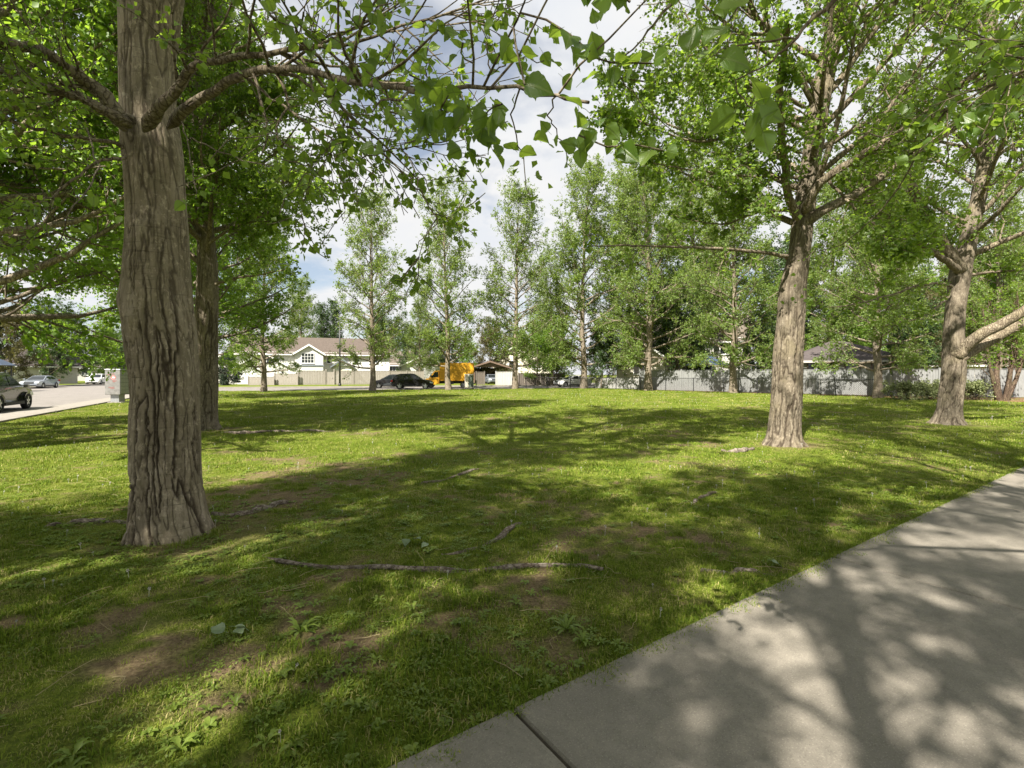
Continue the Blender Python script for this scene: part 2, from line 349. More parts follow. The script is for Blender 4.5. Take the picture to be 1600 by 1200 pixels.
# ------------------------------------------------------------------ plan of the place
WU = np.array([.825, .565]); WN = np.array([.565, -.825]); W0 = np.array([0, 2.26]); WALK_W = 2.7
RU = np.array([-.461, .887]); RN = np.array([-.887, -.461]); R0 = np.array([-17.0, 16.1])      # edge of the lawn along the left road; RN points across the road
FU = np.array([.958, .287]); FN = np.array([-.287, .958]); F0 = np.array([0, 54.3])            # near kerb of the far street; FN points across it
def lat(x, y, o, n): return (x - o[0]) * n[0] + (y - o[1]) * n[1]
def road(s, l): return R0 + RU * s + RN * l
def street(s, l): return F0 + FU * s + FN * l
def base(px, py, off): d = EYE * FPX / (py - HOR) + off; return np.array([(px - 800) / FPX * d, d, 0.0])
BASES = {'t1': base(270, 850, .30), 't2': base(324, 673, .30), 'r1': base(1224, 698, .28), 'r2': base(1480, 664, .32)}
def bare_f(x, y):
    n = fbm(x * 1.1 + 3, y * 1.1, 11, 4); n2 = fbm(x * 4.5, y * 4.5, 21, 3)
    near = sstep(8.5, 3.0, np.hypot(x + 1.6, y - 4))
    n3 = fbm(x * 13, y * 13, 23, 2); b = sstep(.545, .67, n * .42 + n2 * .30 + n3 * .28 + .05 * near)
    for k, (r, s) in {'t1': (1.1, .85), 't2': (.95, .8), 'r1': (1.1, .9), 'r2': (1.1, .7)}.items():
        p = BASES[k]; d = np.hypot(x - p[0] - .25, y - p[1]); b = np.maximum(b, s * sstep(r * (1.1 + .9 * (n2 - .5)), .35, d) * (.55 + .6 * n2))
    wl_ = lat(x, y, W0, WN); b = np.maximum(b, .75 * sstep(-.09, -.01, wl_) * sstep(.1, .02, wl_))
    return np.clip(b, 0, 1)
def hgt(x, y):
    return (.035 * (fbm(x * .9, y * .9, 5, 3) - .5) + .02 * (vnoise(x * 4, y * 4, 6) - .5)) * sstep(-.1, -.6, lat(x, y, W0, WN)) * sstep(24, 16, y)

def build_ground():
    xs = np.concatenate([-np.geomspace(900, 41, 14), np.arange(-40, -12, .5), np.arange(-12, 14, .12), np.arange(14, 44, .5), np.geomspace(45, 900, 14)])
    ys = np.concatenate([-np.geomspace(300, 6, 10), np.arange(-5, 1.2, .5), np.arange(1.3, 15, .09), np.arange(15.2, 60, .4), np.geomspace(61, 1500, 14)])
    X, Y = np.meshgrid(xs, ys); x, y = X.ravel(), Y.ravel()
    z = hgt(x, y)
    i = np.arange(len(x)).reshape(X.shape)
    f = np.stack([i[:-1, :-1], i[:-1, 1:], i[1:, 1:], i[1:, :-1]], -1).reshape(-1, 4)
    me = mesh_np('lawn', np.stack([x, y, z], 1), f, True, {'bare': bare_f(x, y)})
    link('ground', me, GROUND, kind='structure')
build_ground()

def strip(name, poly, z, mat, thick=0.0, parent=None, kind='structure'):
    m = MB(); m.prism([tuple(p) for p in poly], z - max(thick, .001), z, 'z')
    return m.build(name, mat, parent, kind=kind)
# foreground path of cast concrete slabs
walk_bed = strip('footpath', [W0 + WU * s + WN * l for s, l in ((-9, .03), (30, .03), (30, WALK_W - .03), (-9, WALK_W - .03))], .012, SOIL, .01)
def slab_mesh(L):
    m = bmesh.new(); e = .017
    prof = [(0, -.09), (0, .030), (e * .5, .030 + e * .7), (e * 1.6, .030 + e)]
    rings = []
    for ins, z in prof:
        ins -= .0
        rings.append([m.verts.new((x, y, z)) for x, y in ((ins, ins), (L - ins, ins), (L - ins, WALK_W - ins), (ins, WALK_W - ins))])
    for a, b in zip(rings, rings[1:]):
        for i in range(4): m.faces.new((a[i], a[(i + 1) % 4], b[(i + 1) % 4], b[i]))
    m.faces.new(rings[-1]); bmesh.ops.recalc_face_normals(m, faces=m.faces)
    me = bpy.data.meshes.new('concrete_slab'); m.to_mesh(me); m.free(); me.materials.append(CONC); return me
SLAB = slab_mesh(3.302)
for k in range(-2, 7):
    p = W0 + WU * (3.32 * k + .009)
    o = link('concrete_slab', SLAB, None, walk_bed); o.location = (p[0], p[1], .002 * (k % 2)); o.rotation_euler.z = math.atan2(WU[1], WU[0])
    o.scale.y = -1
# left road, its near pavement and its far kerb
strip('road', [road(-45, 1.3), road(140, 1.3), road(140, 15.2), road(-45, 15.2)], .006, ASPH)
pav = strip('pavement', [road(-45, 0), road(30.8, 0), road(30.8, 1.28), road(-45, 1.28)], .055, CONC_FAR, .1)
PSL = MB().prism([(.015, -.012), (1.485, -.012), (1.485, 1.285), (.015, 1.285)], .02, .063, 'z').mesh('pavement_slab'); PSL.materials.append(CONC_FAR)
for s in range(-4, 20):
    o = link('pavement_slab', PSL, None, pav); p = road(s * 1.5, 0); o.location = (p[0], p[1], .001 * (s % 3)); o.rotation_euler.z = math.atan2(RU[1], RU[0])
strip('kerb', [road(-45, 15.2), road(29, 15.2), road(140, 15.2), road(140, 15.4), road(-45, 15.4)], .13, CONC_FAR, .2)
strip('pavement', [road(-45, 15.4), road(140, 15.4), road(140, 16.7), road(-45, 16.7)], .125, CONC_FAR, .2)
strip('verge', [road(-45, 16.7), road(140, 16.7), road(140, 60), road(-45, 60)], .11, GROUND, .2)
# far street across the end of the park
strip('street', [street(-33, 0), street(120, 0), street(120, 10.0), street(-36, 10.0)], .010, ASPH)
strip('kerb', [street(-32, -.25), street(75, -.25), street(75, 0), street(-32, 0)], .05, CONC_FAR, .15)
strip('kerb', [street(-37.5, 10.0), street(26, 10.0), street(26, 10.2), street(-37.5, 10.2)], .14, CONC_FAR, .2)
strip('pavement', [street(-38, 10.2), street(26, 10.2), street(26, 11.6), street(-38, 11.6)], .135, CONC_FAR, .2)
strip('verge', [street(-39, 11.6), street(26, 11.6), street(26, 60), street(-55, 60)], .12, GROUND, .2)
strip('driveway', [street(10, 10.02), street(24, 10.02), street(24, 26), street(10, 26)], .144, CONC_FAR, .05)
# mulch bed along the fence at the right
def mulch():
    pts = [(12.0, 50.3), (14.5, 48.5), (19, 43.3), (24.5, 37.0), (26.3, 33.0), (27, 30.2), (30.2, 27.6), (36, 25.4), (44, 22), (46, 28), (34, 34), (24, 42), (15.5, 51.2)]
    v = [(x, y, .03) for x, y in pts]; m = MB(); m.prism(pts, -.05, .03, 'z'); m.build('mulch_bed', SOIL, kind='structure')
mulch()

# ------------------------------------------------------------------ trees
RNG = np.random.default_rng(20)
KITE_V = np.array([[0, 0, 0], [.42, .43, .10], [1.0, 0, -.06], [.42, -.43, .10]]); KITE_F = np.array([[0, 1, 2], [0, 2, 3]])
DELT_V = np.array([[0, 0, 0], [.02, .30, .07], [.28, .50, .13], [.68, .34, .08], [1.02, 0, -.08], [.68, -.34, .08], [.28, -.50, .13], [.02, -.30, .07], [.34, 0, 0], [.68, 0, -.02]])
DELT_F = np.array([[0, 1, 8], [1, 2, 8], [2, 3, 8], [3, 9, 8], [3, 4, 9], [4, 5, 9], [5, 8, 9], [5, 6, 8], [6, 7, 8], [7, 0, 8]])
def leaf_frames(tip, rng, up=.5):
    tip = norm(tip); r = rng.normal(size=tip.shape); r[:, 2] += up
    s = norm(np.cross(tip, r)); w = np.cross(tip, s) ; w *= np.where(w[:, 2:3] < 0, -1., 1.); s = np.cross(w, tip)
    return tip, s, w
def leaves_mesh(name, pos, tip, size, rng, up=.5, delt=False, rnd=None):
    T, S, N = leaf_frames(tip, rng, up); LV, LF = (DELT_V, DELT_F) if delt else (KITE_V, KITE_F)
    curl = rng.uniform(.3, 1.8, (len(pos), 1, 1))
    v = pos[:, None] + size[:, None, None] * (LV[None, :, :1] * T[:, None] + LV[None, :, 1:2] * S[:, None] + curl * LV[None, :, 2:] * N[:, None])
    k = len(LV); f = (np.arange(len(pos))[:, None, None] * k + LF[None]).reshape(-1, 3)
    r = rng.random(len(pos)) if rnd is None else rnd
    return mesh_np(name, v.reshape(-1, 3), f, delt, {'rnd': np.repeat(r, k)})
def grow(rng, S, D, L, n, up=0., wander=.15, wind=0.):
    pts = [S]; d = norm(D); p = S; step = (np.asarray(L) / (n - 1))[:, None]
    for i in range(n - 1):
        d = norm(d + wander * rng.normal(size=d.shape) + np.array([wind, 0, up])); p = p + d * step; pts.append(p)
    return np.stack(pts, 1)
def at(Pl, t):
    m = Pl.shape[1]; x = np.clip(t, 0, .999) * (m - 1); i = x.astype(int); u = (x - i)[:, None]; r = np.arange(len(Pl))
    a, b = Pl[r, i], Pl[r, i + 1]; return a * (1 - u) + b * u, norm(b - a)
def children(rng, Pl, wts, n, lo, hi, spread, up):
    i = rng.choice(len(Pl), n, p=wts / wts.sum()); t = lo + (hi - lo) * rng.random(n)
    s, tg = at(Pl[i], t); d = norm(norm(tg) + spread * norm(np.cross(tg, rng.normal(size=tg.shape))) + np.array([0, 0, up])); return i, t, s, d
def crown_sys(rng, P1, L1, R1, n2, n3, nl, lsize, wind=0., droop=.35, l2=.42, l3=(.3, .75), lo=.2, up2=.12, tip_leaves=2):
    """second and third order branches and leaf positions grown on first order polylines"""
    i, t, s, d = children(rng, P1, L1, n2, lo, 1., .85, up2)
    L2 = L1[i] * l2 * (1.15 - t) * rng.uniform(.6, 1.3, n2) + .25
    P2 = grow(rng, s, d, L2, 6, .05, .16, wind); R2 = np.clip(R1[i] * (1 - t) * .45, .004, .03)
    i3, t3, s3, d3 = children(rng, np.concatenate([P2]), L2, n3, .15, 1., .9, -.02)
    L3 = rng.uniform(*l3, n3) * np.clip(L2[i3], .5, 1.3)
    P3 = grow(rng, s3, d3, L3, 4, -.03, .2, wind)
    il = rng.integers(0, n3, nl); tl = rng.random(nl) ** .8
    p, tg = at(P3[il], tl); d_ = norm(rng.normal(size=p.shape) + .5 * tg + np.array([wind * 4, 0, -droop]))
    p = p + d_ * (lsize * .45) * rng.uniform(.3, 1.2, (nl, 1)) ; sz = lsize * rng.uniform(.65, 1.25, nl)
    return P2, R2, P3, p, d_, sz
def tubes_mesh(name, groups):
    V, F, o = [], [], 0
    for Pl, Rd, n in groups:
        if len(Pl) == 0: continue
        v, f = tubes(Pl, Rd, n); V.append(v); F.append(f + o); o += len(v)
    return mesh_np(name, np.concatenate(V), np.concatenate(F), True)
def taper(r0, n, tip=.3): return np.asarray(r0)[:, None] * np.linspace(1, tip, n)[None]

def bark_trunk(zs, cx, cy, rr, nu, nv, seed, depth, cells, flare=(.22, .28, 6), smooth_from=9., lump=.02, bare=None, bumps=()):
    """a trunk with real furrows: plates separated by long cracks, cut into the radius"""
    z = np.linspace(zs[0], zs[-1], nv); X = np.interp(z, zs, cx); Y = np.interp(z, zs, cy); Rr = np.interp(z, zs, rr)
    k = max(3, nv // 60) | 1; pad = lambda a: np.convolve(np.pad(a, k // 2, 'edge'), np.ones(k) / k, 'valid')
    X, Y, Rr = pad(X), pad(Y), pad(Rr)
    th = np.linspace(0, 2 * np.pi, nu, endpoint=False); T, Z = np.meshgrid(th, z)
    rad = np.repeat(Rr[:, None], nu, 1); a, h, lobes = flare
    rg = np.random.default_rng(seed); ph = rg.uniform(0, 6.28, 4)
    rad = rad * (1 + a * np.exp(-np.clip(Z, 0, 9) / h) * (.25 + .5 * (.5 + .5 * np.cos(lobes * T + ph[0])) + .25 * np.cos(3 * T + ph[1])))
    ct, st = np.cos(T), np.sin(T)
    rad = rad + lump * (fbm(ct * 2 + 9 + Z * .3, st * 2 + Z * 1.6, seed, 3) - .5) * 2
    for bz, bt, bs, bh in bumps:
        dt = (T - bt + np.pi) % (2 * np.pi) - np.pi; rad = rad + bh * np.exp(-((Z - bz) / bs) ** 2 - (dt / (bs / .3)) ** 2)
    Rm = float(np.mean(Rr)); crack = np.zeros_like(rad); disp = np.zeros_like(rad)
    for q_, (cw, chh, wgt, wid) in enumerate(cells):
        n = max(4, round(2 * np.pi * Rm / cw))
        U = T / (2 * np.pi) * n; sd = seed + 17 * q_
        U = U + .55 * (fbm(ct * 4 + 5, st * 4 + Z * 5, sd + 31, 3) - .5) + .26 * (fbm(ct * 14 + 2, st * 14 + Z * 22, sd + 37, 2) - .5)
        V = Z / chh + .35 * (fbm(ct * 5, st * 5 + Z * 4, sd + 41, 3) - .5)
        nz = pnoise(U, V, n, sd + 3) * .72 + pnoise(U * 2 + .37, V * 2.1, 2 * n, sd + 5) * .28
        dz_ = z[1] - z[0]; gz = np.gradient(nz, axis=0) / dz_; gt = (np.roll(nz, -1, 1) - np.roll(nz, 1, 1)) / (2 * 2 * np.pi * Rm / nu)
        e = np.abs(nz - .5) / np.sqrt(gz ** 2 + gt ** 2 + (1.6 * .08 / cw) ** 2)
        wv = wid * (.35 + 1.5 * pnoise(U * .5, V * .8, max(2, n // 2), sd + 9))
        c = (1 - sstep(wv * .15, wv, e)) * wgt
        disp = disp - c + .12 * wgt * sstep(0, wid * 3, e); crack = np.maximum(crack, (1 - sstep(wv * .2, wv * .95, e)) * min(1, wgt + .25))
    # fine cross checks that break the plates into blocks
    cx_ = np.abs(pnoise(T / (2 * np.pi) * 40, Z / .035 + 1.2 * fbm(ct * 6, st * 6 + Z * 3, seed + 91, 2), 40, seed + 93) - .5)
    cc_ = (1 - sstep(.0, .045, cx_)) * sstep(.46, .62, fbm(ct * 6, st * 6 + Z * 9, seed + 95, 3)); disp = disp - .4 * cc_; crack = np.maximum(crack, .6 * cc_)
    fade = 1 - .62 * sstep(smooth_from - .9, smooth_from + .8, Z)
    rough = (fbm(ct * 14, st * 14 + Z * 16, seed + 61, 3) - .5) * .9
    rad = rad + depth * fade * (disp + rough * .55)
    bm_ = np.zeros_like(rad)
    if bare:
        for bt, bw, z0, z1, dp in bare:
            dt = np.abs((T - bt + np.pi) % (2 * np.pi) - np.pi) + .25 * (fbm(ct * 5, st * 5 + Z * 4, seed + 71, 3) - .5)
            q = sstep(bw, bw * .75, dt) * sstep(z0, z0 + .12, Z) * sstep(z1, z1 - .25, Z); bm_ = np.maximum(bm_, q)
            rad = rad - q * dp
        crack = crack * (1 - .8 * bm_)
    Vx = np.stack([X[:, None] + rad * ct, Y[:, None] + rad * st, Z], -1).reshape(-1, 3)
    i = np.arange(nu * nv).reshape(nv, nu); j = np.roll(i, -1, 1)
    f = np.stack([i[:-1], j[:-1], j[1:], i[1:]], -1).reshape(-1, 4)
    return mesh_np('trunk', Vx, f, True, {'crack': (crack * (.5 + .5 * fade)).ravel(), 'bare': bm_.ravel()})

def auto_primaries(rng, trunk, H, cb, Rc, n1, prof_pow=.8, el=(30, 62), wind=0., top=.97, npt=9, up=.05, wander=.09):
    """first order branches up a trunk polyline (pts sorted by z)"""
    h = cb + (top * H - cb) * (np.arange(n1) + rng.random(n1) * .8) / n1; u = (h - cb) / (H - cb)
    az = np.arange(n1) * 2.39996 + rng.normal(size=n1) * .35 + rng.uniform(0, 6)
    e = np.radians(el[0] + (el[1] - el[0]) * u + rng.normal(size=n1) * 7)
    e = np.minimum(e, 1.40)
    prof = (.10 + .9 * (1 - u) ** prof_pow) * (.72 + .28 * np.minimum(1, u / .2)) * rng.uniform(.72, 1.15, n1)
    L = Rc * prof / np.cos(e) + .35
    S = np.stack([np.interp(h, trunk[:, 2], trunk[:, k]) for k in range(3)], 1)
    D = np.stack([np.cos(az) * np.cos(e), np.sin(az) * np.cos(e), np.sin(e)], 1)
    return grow(rng, S, D, L, npt, up, wander, wind), L, u

def make_tree_parts(seed, H, cb, Rc, r0, n1=44, n2=330, n3=1500, nl=15000, lsize=.11, wind=.02, leaf=None, bark=None, prof_pow=.8, el=(30, 62), droop=.35, forks=1, lean=(.0, .0)):
    """three meshes in the tree's own coordinates: trunk, branches, crown"""
    rng = np.random.default_rng(seed)
    z = np.linspace(0, H * .985, 16); wob = np.cumsum(rng.normal(size=(16, 2)) * .05, 0); wob -= wob[0]
    bend = (z / H) ** 2.2
    tr = np.stack([wob[:, 0] + lean[0] * z / H + wind * 26 * bend, wob[:, 1] + lean[1] * z / H, z], 1)
    rt = r0 * np.maximum(.05, (1 - z / H) ** .9); rt[0] *= 1.35
    zz = resample(tr, 40); zr = np.interp(zz[:, 2], z, rt); v = tubes(zz[None], zr[None], 12)
    tm = mesh_np('trunk', v[0], v[1], True)
    P1, L1, u = auto_primaries(rng, tr, H, cb, Rc, n1, prof_pow, el, wind)
    R1 = np.clip(np.interp(P1[:, 0, 2], z, rt) * .42, .008, .12)
    P2, R2, P3, lp, ld, ls = crown_sys(rng, P1, L1, R1, n2, n3, nl, lsize, wind, droop)
    bmesh_ = tubes_mesh('branches', [(P1, taper(R1, 9, .15), 5), (P2, taper(R2, 6, .3), 4), (P3[:, ::1], np.full(P3.shape[:2], .0045), 3)])
    cm = leaves_mesh('crown', lp, ld, ls, rng)
    for me, mt in ((tm, bark or BARK_FAR), (bmesh_, bark or BARK_FAR), (cm, leaf or L_FAR)): me.materials.append(mt)
    return tm, bmesh_, cm
TREE_DATA = {}
def tree_kind(key, **k):
    if key not in TREE_DATA: TREE_DATA[key] = make_tree_parts(**k)
    return TREE_DATA[key]
def plant(key, name, loc, rz, sc, label, cat, group, scz=None, **k):
    tm, bm_, cm = TREE_DATA[key]
    t = empty(name, loc, rz, label=label, cat=cat, group=group); t.scale = (sc, sc, scz or sc)
    link('trunk', tm, None, t); link('branches', bm_, None, t); link('crown', cm, None, t)
    return t

def clear_of_lens(p):
    """twigs end above head height where people walk along the path"""
    return ~((p[:, 1] > -.5) & (p[:, 1] < 2.5) & (np.abs(p[:, 0]) < 1.9) & (p[:, 2] < 1.6 + .46 * np.maximum(p[:, 1], 1.0)))
def near_tree(name, seed, trunk_me, trunk_pl, trunk_r, H, cb, Rc, limbs, label, lsize, nleaf, bark, n1=30, n2=260, n3=1400, leaf=L_POP, wind=.0, limb_n2=10, limb_n3=5, limb_nl=9, top_lsize=None, el=(28, 60), extra_twigs=None, big=None, delt=False):
    """a tree seen close: furrowed trunk, each heavy limb its own part, finer branches, crown"""
    rng = np.random.default_rng(seed)
    t = empty(name, (trunk_pl[0][0], trunk_pl[0][1], 0), label=label, cat='tree', group='poplars standing in the park lawn')
    inv = -np.array([trunk_pl[0][0], trunk_pl[0][1], 0.])
    link('trunk', trunk_me, bark, t)
    trunk_pl = np.asarray(trunk_pl); z = trunk_pl[:, 2]
    grp = []; LP, LD, LS = [], [], []
    P1, L1, u = auto_primaries(rng, trunk_pl, H, cb, Rc, n1, .7, el, wind, npt=10)
    R1 = np.clip(np.interp(P1[:, 0, 2], z, trunk_r) * .36, .01, .10)
    P2, R2, P3, lp, ld, ls = crown_sys(rng, P1, L1, R1, n2, n3, nleaf, top_lsize or lsize, wind)
    if top_lsize: ls = np.where(lp[:, 2] < 7.0, ls * lsize / top_lsize, ls)
    P3 = P3[clear_of_lens(P3[:, -1])]
    grp += [(P1, taper(R1, 10, .15), 7), (P2, taper(R2, 6, .3), 5), (P3, np.full(P3.shape[:2], .0035), 3)]
    LP.append(lp); LD.append(ld); LS.append(ls)
    for pts, ra, rb, leafy in limbs:
        q = resample(pts, 26); Lq = np.linalg.norm(np.diff(q, axis=0), axis=1).sum()
        q[1:-1] += rng.normal(size=(24, 3)) * .008
        rd = np.linspace(0, 1, 26); rd = (ra - rb) * (1 - rd) ** (1.9 if rb < .008 else 1.15) + rb; rd[0] *= .3; rd[1] *= 1.05; rd[2] *= 1.1; rd[3] *= 1.04
        v, f = tubes((q + inv)[None], rd[None], 14)
        link('limb', mesh_np('limb', v, f, True), BARK_S, t)
        if leafy > 0:
            a2 = max(3, int(Lq * limb_n2 * leafy)); a3 = int(a2 * limb_n3); al = int(a3 * limb_nl * leafy ** .5)
            P2, R2, P3, lp, ld, ls = crown_sys(rng, q[None], np.array([min(Lq, 3.)]), np.array([ra]), a2, a3, al, lsize, wind, .5, .34, (.22, .6), .22, -.02)
            kk = clear_of_lens(P2[:, -1]); P2, R2 = P2[kk], R2[kk]; P3 = P3[clear_of_lens(P3[:, -1])]
            grp += [(P2, taper(np.clip(R2, .004, .013), 6, .3), 5), (P3, np.full(P3.shape[:2], .003), 4)]
            LP.append(lp); LD.append(ld); LS.append(ls)
    if extra_twigs:
        for pts, ra, rb in extra_twigs:
            q = resample(pts, 14); q[1:-1] += rng.normal(size=(12, 3)) * .006; grp.append((q[None], np.linspace(ra, rb, 14)[None], 5))
    grp = [(a + inv, b, n) for a, b, n in grp]
    link('branches', tubes_mesh('branches', grp), BARK_S, t)
    lp, ld, ls = np.concatenate(LP), np.concatenate(LD), np.concatenate(LS)
    kk = clear_of_lens(lp); lp, ld, ls = lp[kk], ld[kk], ls[kk]
    # leaves large enough in the photograph to be picked out become parts, the rest one mass
    if big:
        bp, bd, bs = big; lp = np.concatenate([bp, lp]); ld = np.concatenate([bd, ld]); ls = np.concatenate([bs, ls])
    keep = ~((lp[:, 1] > -.3) & (lp[:, 1] < 1.0) & (np.abs(lp[:, 0]) < 1.6) & (lp[:, 2] < 2.9))
    lp, ld, ls = lp[keep], ld[keep], ls[keep]
    app = np.where((lp[:, 1] > .5) & (np.abs(lp[:, 0]) < 1.12 * lp[:, 1]) & (lp[:, 2] < EYE + .8 * lp[:, 1]), ls * FPX / np.maximum(lp[:, 1], .3), 0)
    order = np.argsort(-app); nb = int(min(290, (app > 12).sum())) if delt else 0
    for k in order[:nb]:
        T, S, N = leaf_frames(ld[k:k + 1], rng, .6)
        mt = Matrix([[S[0][i], T[0][i], N[0][i], (lp[k] + inv)[i]] for i in range(3)] + [[0, 0, 0, 1]]) @ Matrix.Diagonal((ls[k], ls[k], ls[k], 1))
        o = link('leaf', LEAVES[rng.integers(len(LEAVES))], None, t); o.matrix_local = mt
    rest = order[nb:]
    link('crown', leaves_mesh('crown', lp[rest] + inv, ld[rest], ls[rest], rng, delt=False), leaf, t, kind='stuff' if nb else None)
    return t
def single_leaf(seed, mat=None):
    """a broad pointed leaf with curled blade, scalloped edge and stalk"""
    rg = np.random.default_rng(seed); nu, nv = 15, 9; u = np.linspace(0, 1, nu); V = np.linspace(-1, 1, nv)
    w = .52 * np.clip(np.sin(np.pi * np.clip(u, 0, 1) ** .62), 0, 1) ** .72 * (1 - .42 * u ** 2.2); w[0] = .05; w[-1] = .004
    w = w * rg.uniform(.88, 1.08); U, VV = np.meshgrid(u, V, indexing='ij'); k, c1, c2, tw = rg.uniform(.15, .75), rg.uniform(-.15, .45), rg.uniform(.02, .07), rg.uniform(-.5, .5)
    sc = 1 + .05 * np.sin(U * 60 + seed) * (np.abs(VV) > .9); y = w[:, None] * VV * sc; x = U * 1.03 - .10 * np.abs(VV) * np.exp(-U * 9)
    z = k * np.abs(y) * .55 - c1 * U ** 2 + c2 * np.sin(U * 9 + VV * 3 + seed) * np.abs(VV) + tw * y * U * .6
    P0 = np.stack([y, x, z], -1).reshape(-1, 3); i = np.arange(nu * nv).reshape(nu, nv)
    F = np.stack([i[:-1, :-1], i[:-1, 1:], i[1:, 1:], i[1:, :-1]], -1).reshape(-1, 4)
    b0 = np.array([0, 0, 0.]); pe = [(0, 0, 0), (0, -.25, .07), (.03, -.55, .05)]; tv, tf = tubes(np.array(pe)[None], np.array([[.016, .012, .012]]), 4)
    me = mesh_np('leaf', np.concatenate([P0, tv]), np.concatenate([F, tf + len(P0)]), True, {'u': np.concatenate([U.ravel(), np.zeros(len(tv))]), 'v': np.concatenate([VV.ravel() * np.maximum(w, .05)[:, None].repeat(nv, 1).ravel(), np.zeros(len(tv))]), 'rnd': np.full(len(P0) + len(tv), rg.random())})
    me.materials.append(mat or L_NEAR); return me
LEAVES = [single_leaf(s) for s in range(14)]

# ------------------------------------------------------------------ the four near poplars
def px_trunk(rows, d, extra):
    """rows: (y, left, right) measured on the photograph at distance d; extra: (z, dx, r) above the frame"""
    zs, cx, rr = [], [], []
    for y, a, b in rows: p = P((a + b) / 2, y, d); zs.append(p[2]); cx.append(p[0]); rr.append((b - a) / 2 * d / FPX * .985 * FPX / math.hypot(FPX, (a + b) / 2 - 800))
    for z, x, r in extra: zs.append(z); cx.append(x); rr.append(r)
    o = np.argsort(zs); return np.array(zs)[o], np.array(cx)[o], np.array(rr)[o]
# --- poplar at the left, close to the camera
d1 = BASES['t1'][1]
z1, c1, r1 = px_trunk([(858, 206, 334), (820, 201, 328), (780, 199, 321), (740, 199, 317), (700, 199, 315), (650, 199, 312), (600, 199, 311), (560, 193, 310), (530, 189, 308), (505, 186, 305), (480, 183, 302), (430, 184, 296), (390, 187, 293), (317, 187, 287), (243, 181, 282), (215, 177, 279), (185, 174, 274), (160, 174, 268), (100, 172, 266), (66, 171, 267)], d1, [(5.5, -3.70, .28), (7.5, -3.62, .24), (11, -3.45, .17), (15, -3.2, .09), (18.2, -2.8, .02)])
z1[0] = -.05
me = bark_trunk(z1, c1 - c1[0], np.interp(z1, [0, 6, 18], [0, .12, .6]), r1, 400, 900, 3, .021, [(.062, .85, 1.0, .0105), (.033, .30, .5, .0055)], (.26, .15, 9), 2.35, .016, bare=[(-2.55, .38, .02, .95, .035)], bumps=[(2.33, -2.75, .13, .035), (2.15, -1.75, .07, .02), (3.05, -1.2, .12, .02)])
tp1 = np.stack([c1, d1 + np.interp(z1, [0, 6, 18], [0, .12, .6]), z1], 1)
A = lambda *q: [P(x, y, d) for x, y, d in q]
b1 = tp1[:, 0]
LIMBS1 = [
 (A((196, 205, 4.65), (172, 158, 4.5), (140, 131, 4.4), (105, 105, 4.2), (66, 82, 4.0), (20, 70, 3.7), (-60, 55, 3.4)), .075, .03, .7),
 (A((205, 192, 4.5), (187, 187, 4.35), (136, 159, 4.2), (73, 135, 4.0), (0, 117, 3.8), (-70, 90, 3.6)), .055, .022, .7),
 (A((195, 232, 4.6), (176, 221, 4.5), (103, 212, 4.4), (37, 196, 4.3), (-40, 165, 4.2)), .02, .012, .8),
 (A((225, 205, 4.5), (240, 180, 4.35), (257, 160, 4.2), (279, 133, 4.1), (297, 108, 4.0), (330, 96, 3.9), (400, 90, 3.7), (460, 76, 3.55), (512, 75, 3.4), (560, 66, 3.3), (640, 40, 3.1), (740, 5, 2.9), (860, -40, 2.7), (1000, -70, 2.5)), .062, .004, .6),
 (A((262, 200, 4.6), (284, 176, 4.45), (315, 152, 4.25), (348, 130, 4.0), (400, 109, 3.7), (449, 109, 3.4), (512, 120, 3.0), (560, 130, 2.7), (610, 137, 2.4), (680, 142, 2.0), (737, 135, 1.75), (812, 139, 1.6), (869, 150, 1.5), (920, 160, 1.4)), .052, .0045, .42),
 (A((420, 109, 3.6), (455, 117, 3.5), (494, 139, 3.4), (531, 169, 3.3), (569, 217, 3.2), (610, 251, 3.1), (644, 289, 3.05), (670, 319, 3.0), (684, 349, 3.0)), .015, .004, .75),
 (A((380, 118, 3.9), (420, 150, 3.8), (456, 176, 3.7), (494, 199, 3.6), (550, 244, 3.5), (600, 237, 3.4), (650, 228, 3.3), (705, 219, 3.2)), .013, .004, .75),
 (A((200, 245, 4.5), (150, 255, 4.3), (90, 300, 4.1), (40, 330, 3.9), (-20, 350, 3.7)), .016, .006, .8),
]
def cluster(pts, rng, size):
    Pp, Dd, Ss = [], [], []
    for x, y, d, n, spx in pts:
        c = P(x, y, d)
        for i in range(n):
            o = rng.normal(size=3) * spx * d / FPX; Pp.append(c + o * [1, .8, .9]); Dd.append(norm(rng.normal(size=3) * .95 + o * 4 + np.array([.1, -.15, -.3]))); Ss.append((size * 1.3 if d < 1.55 else size) * rng.uniform(.75, 1.2))
    return np.array(Pp), np.array(Dd), np.array(Ss)
rg = np.random.default_rng(5)
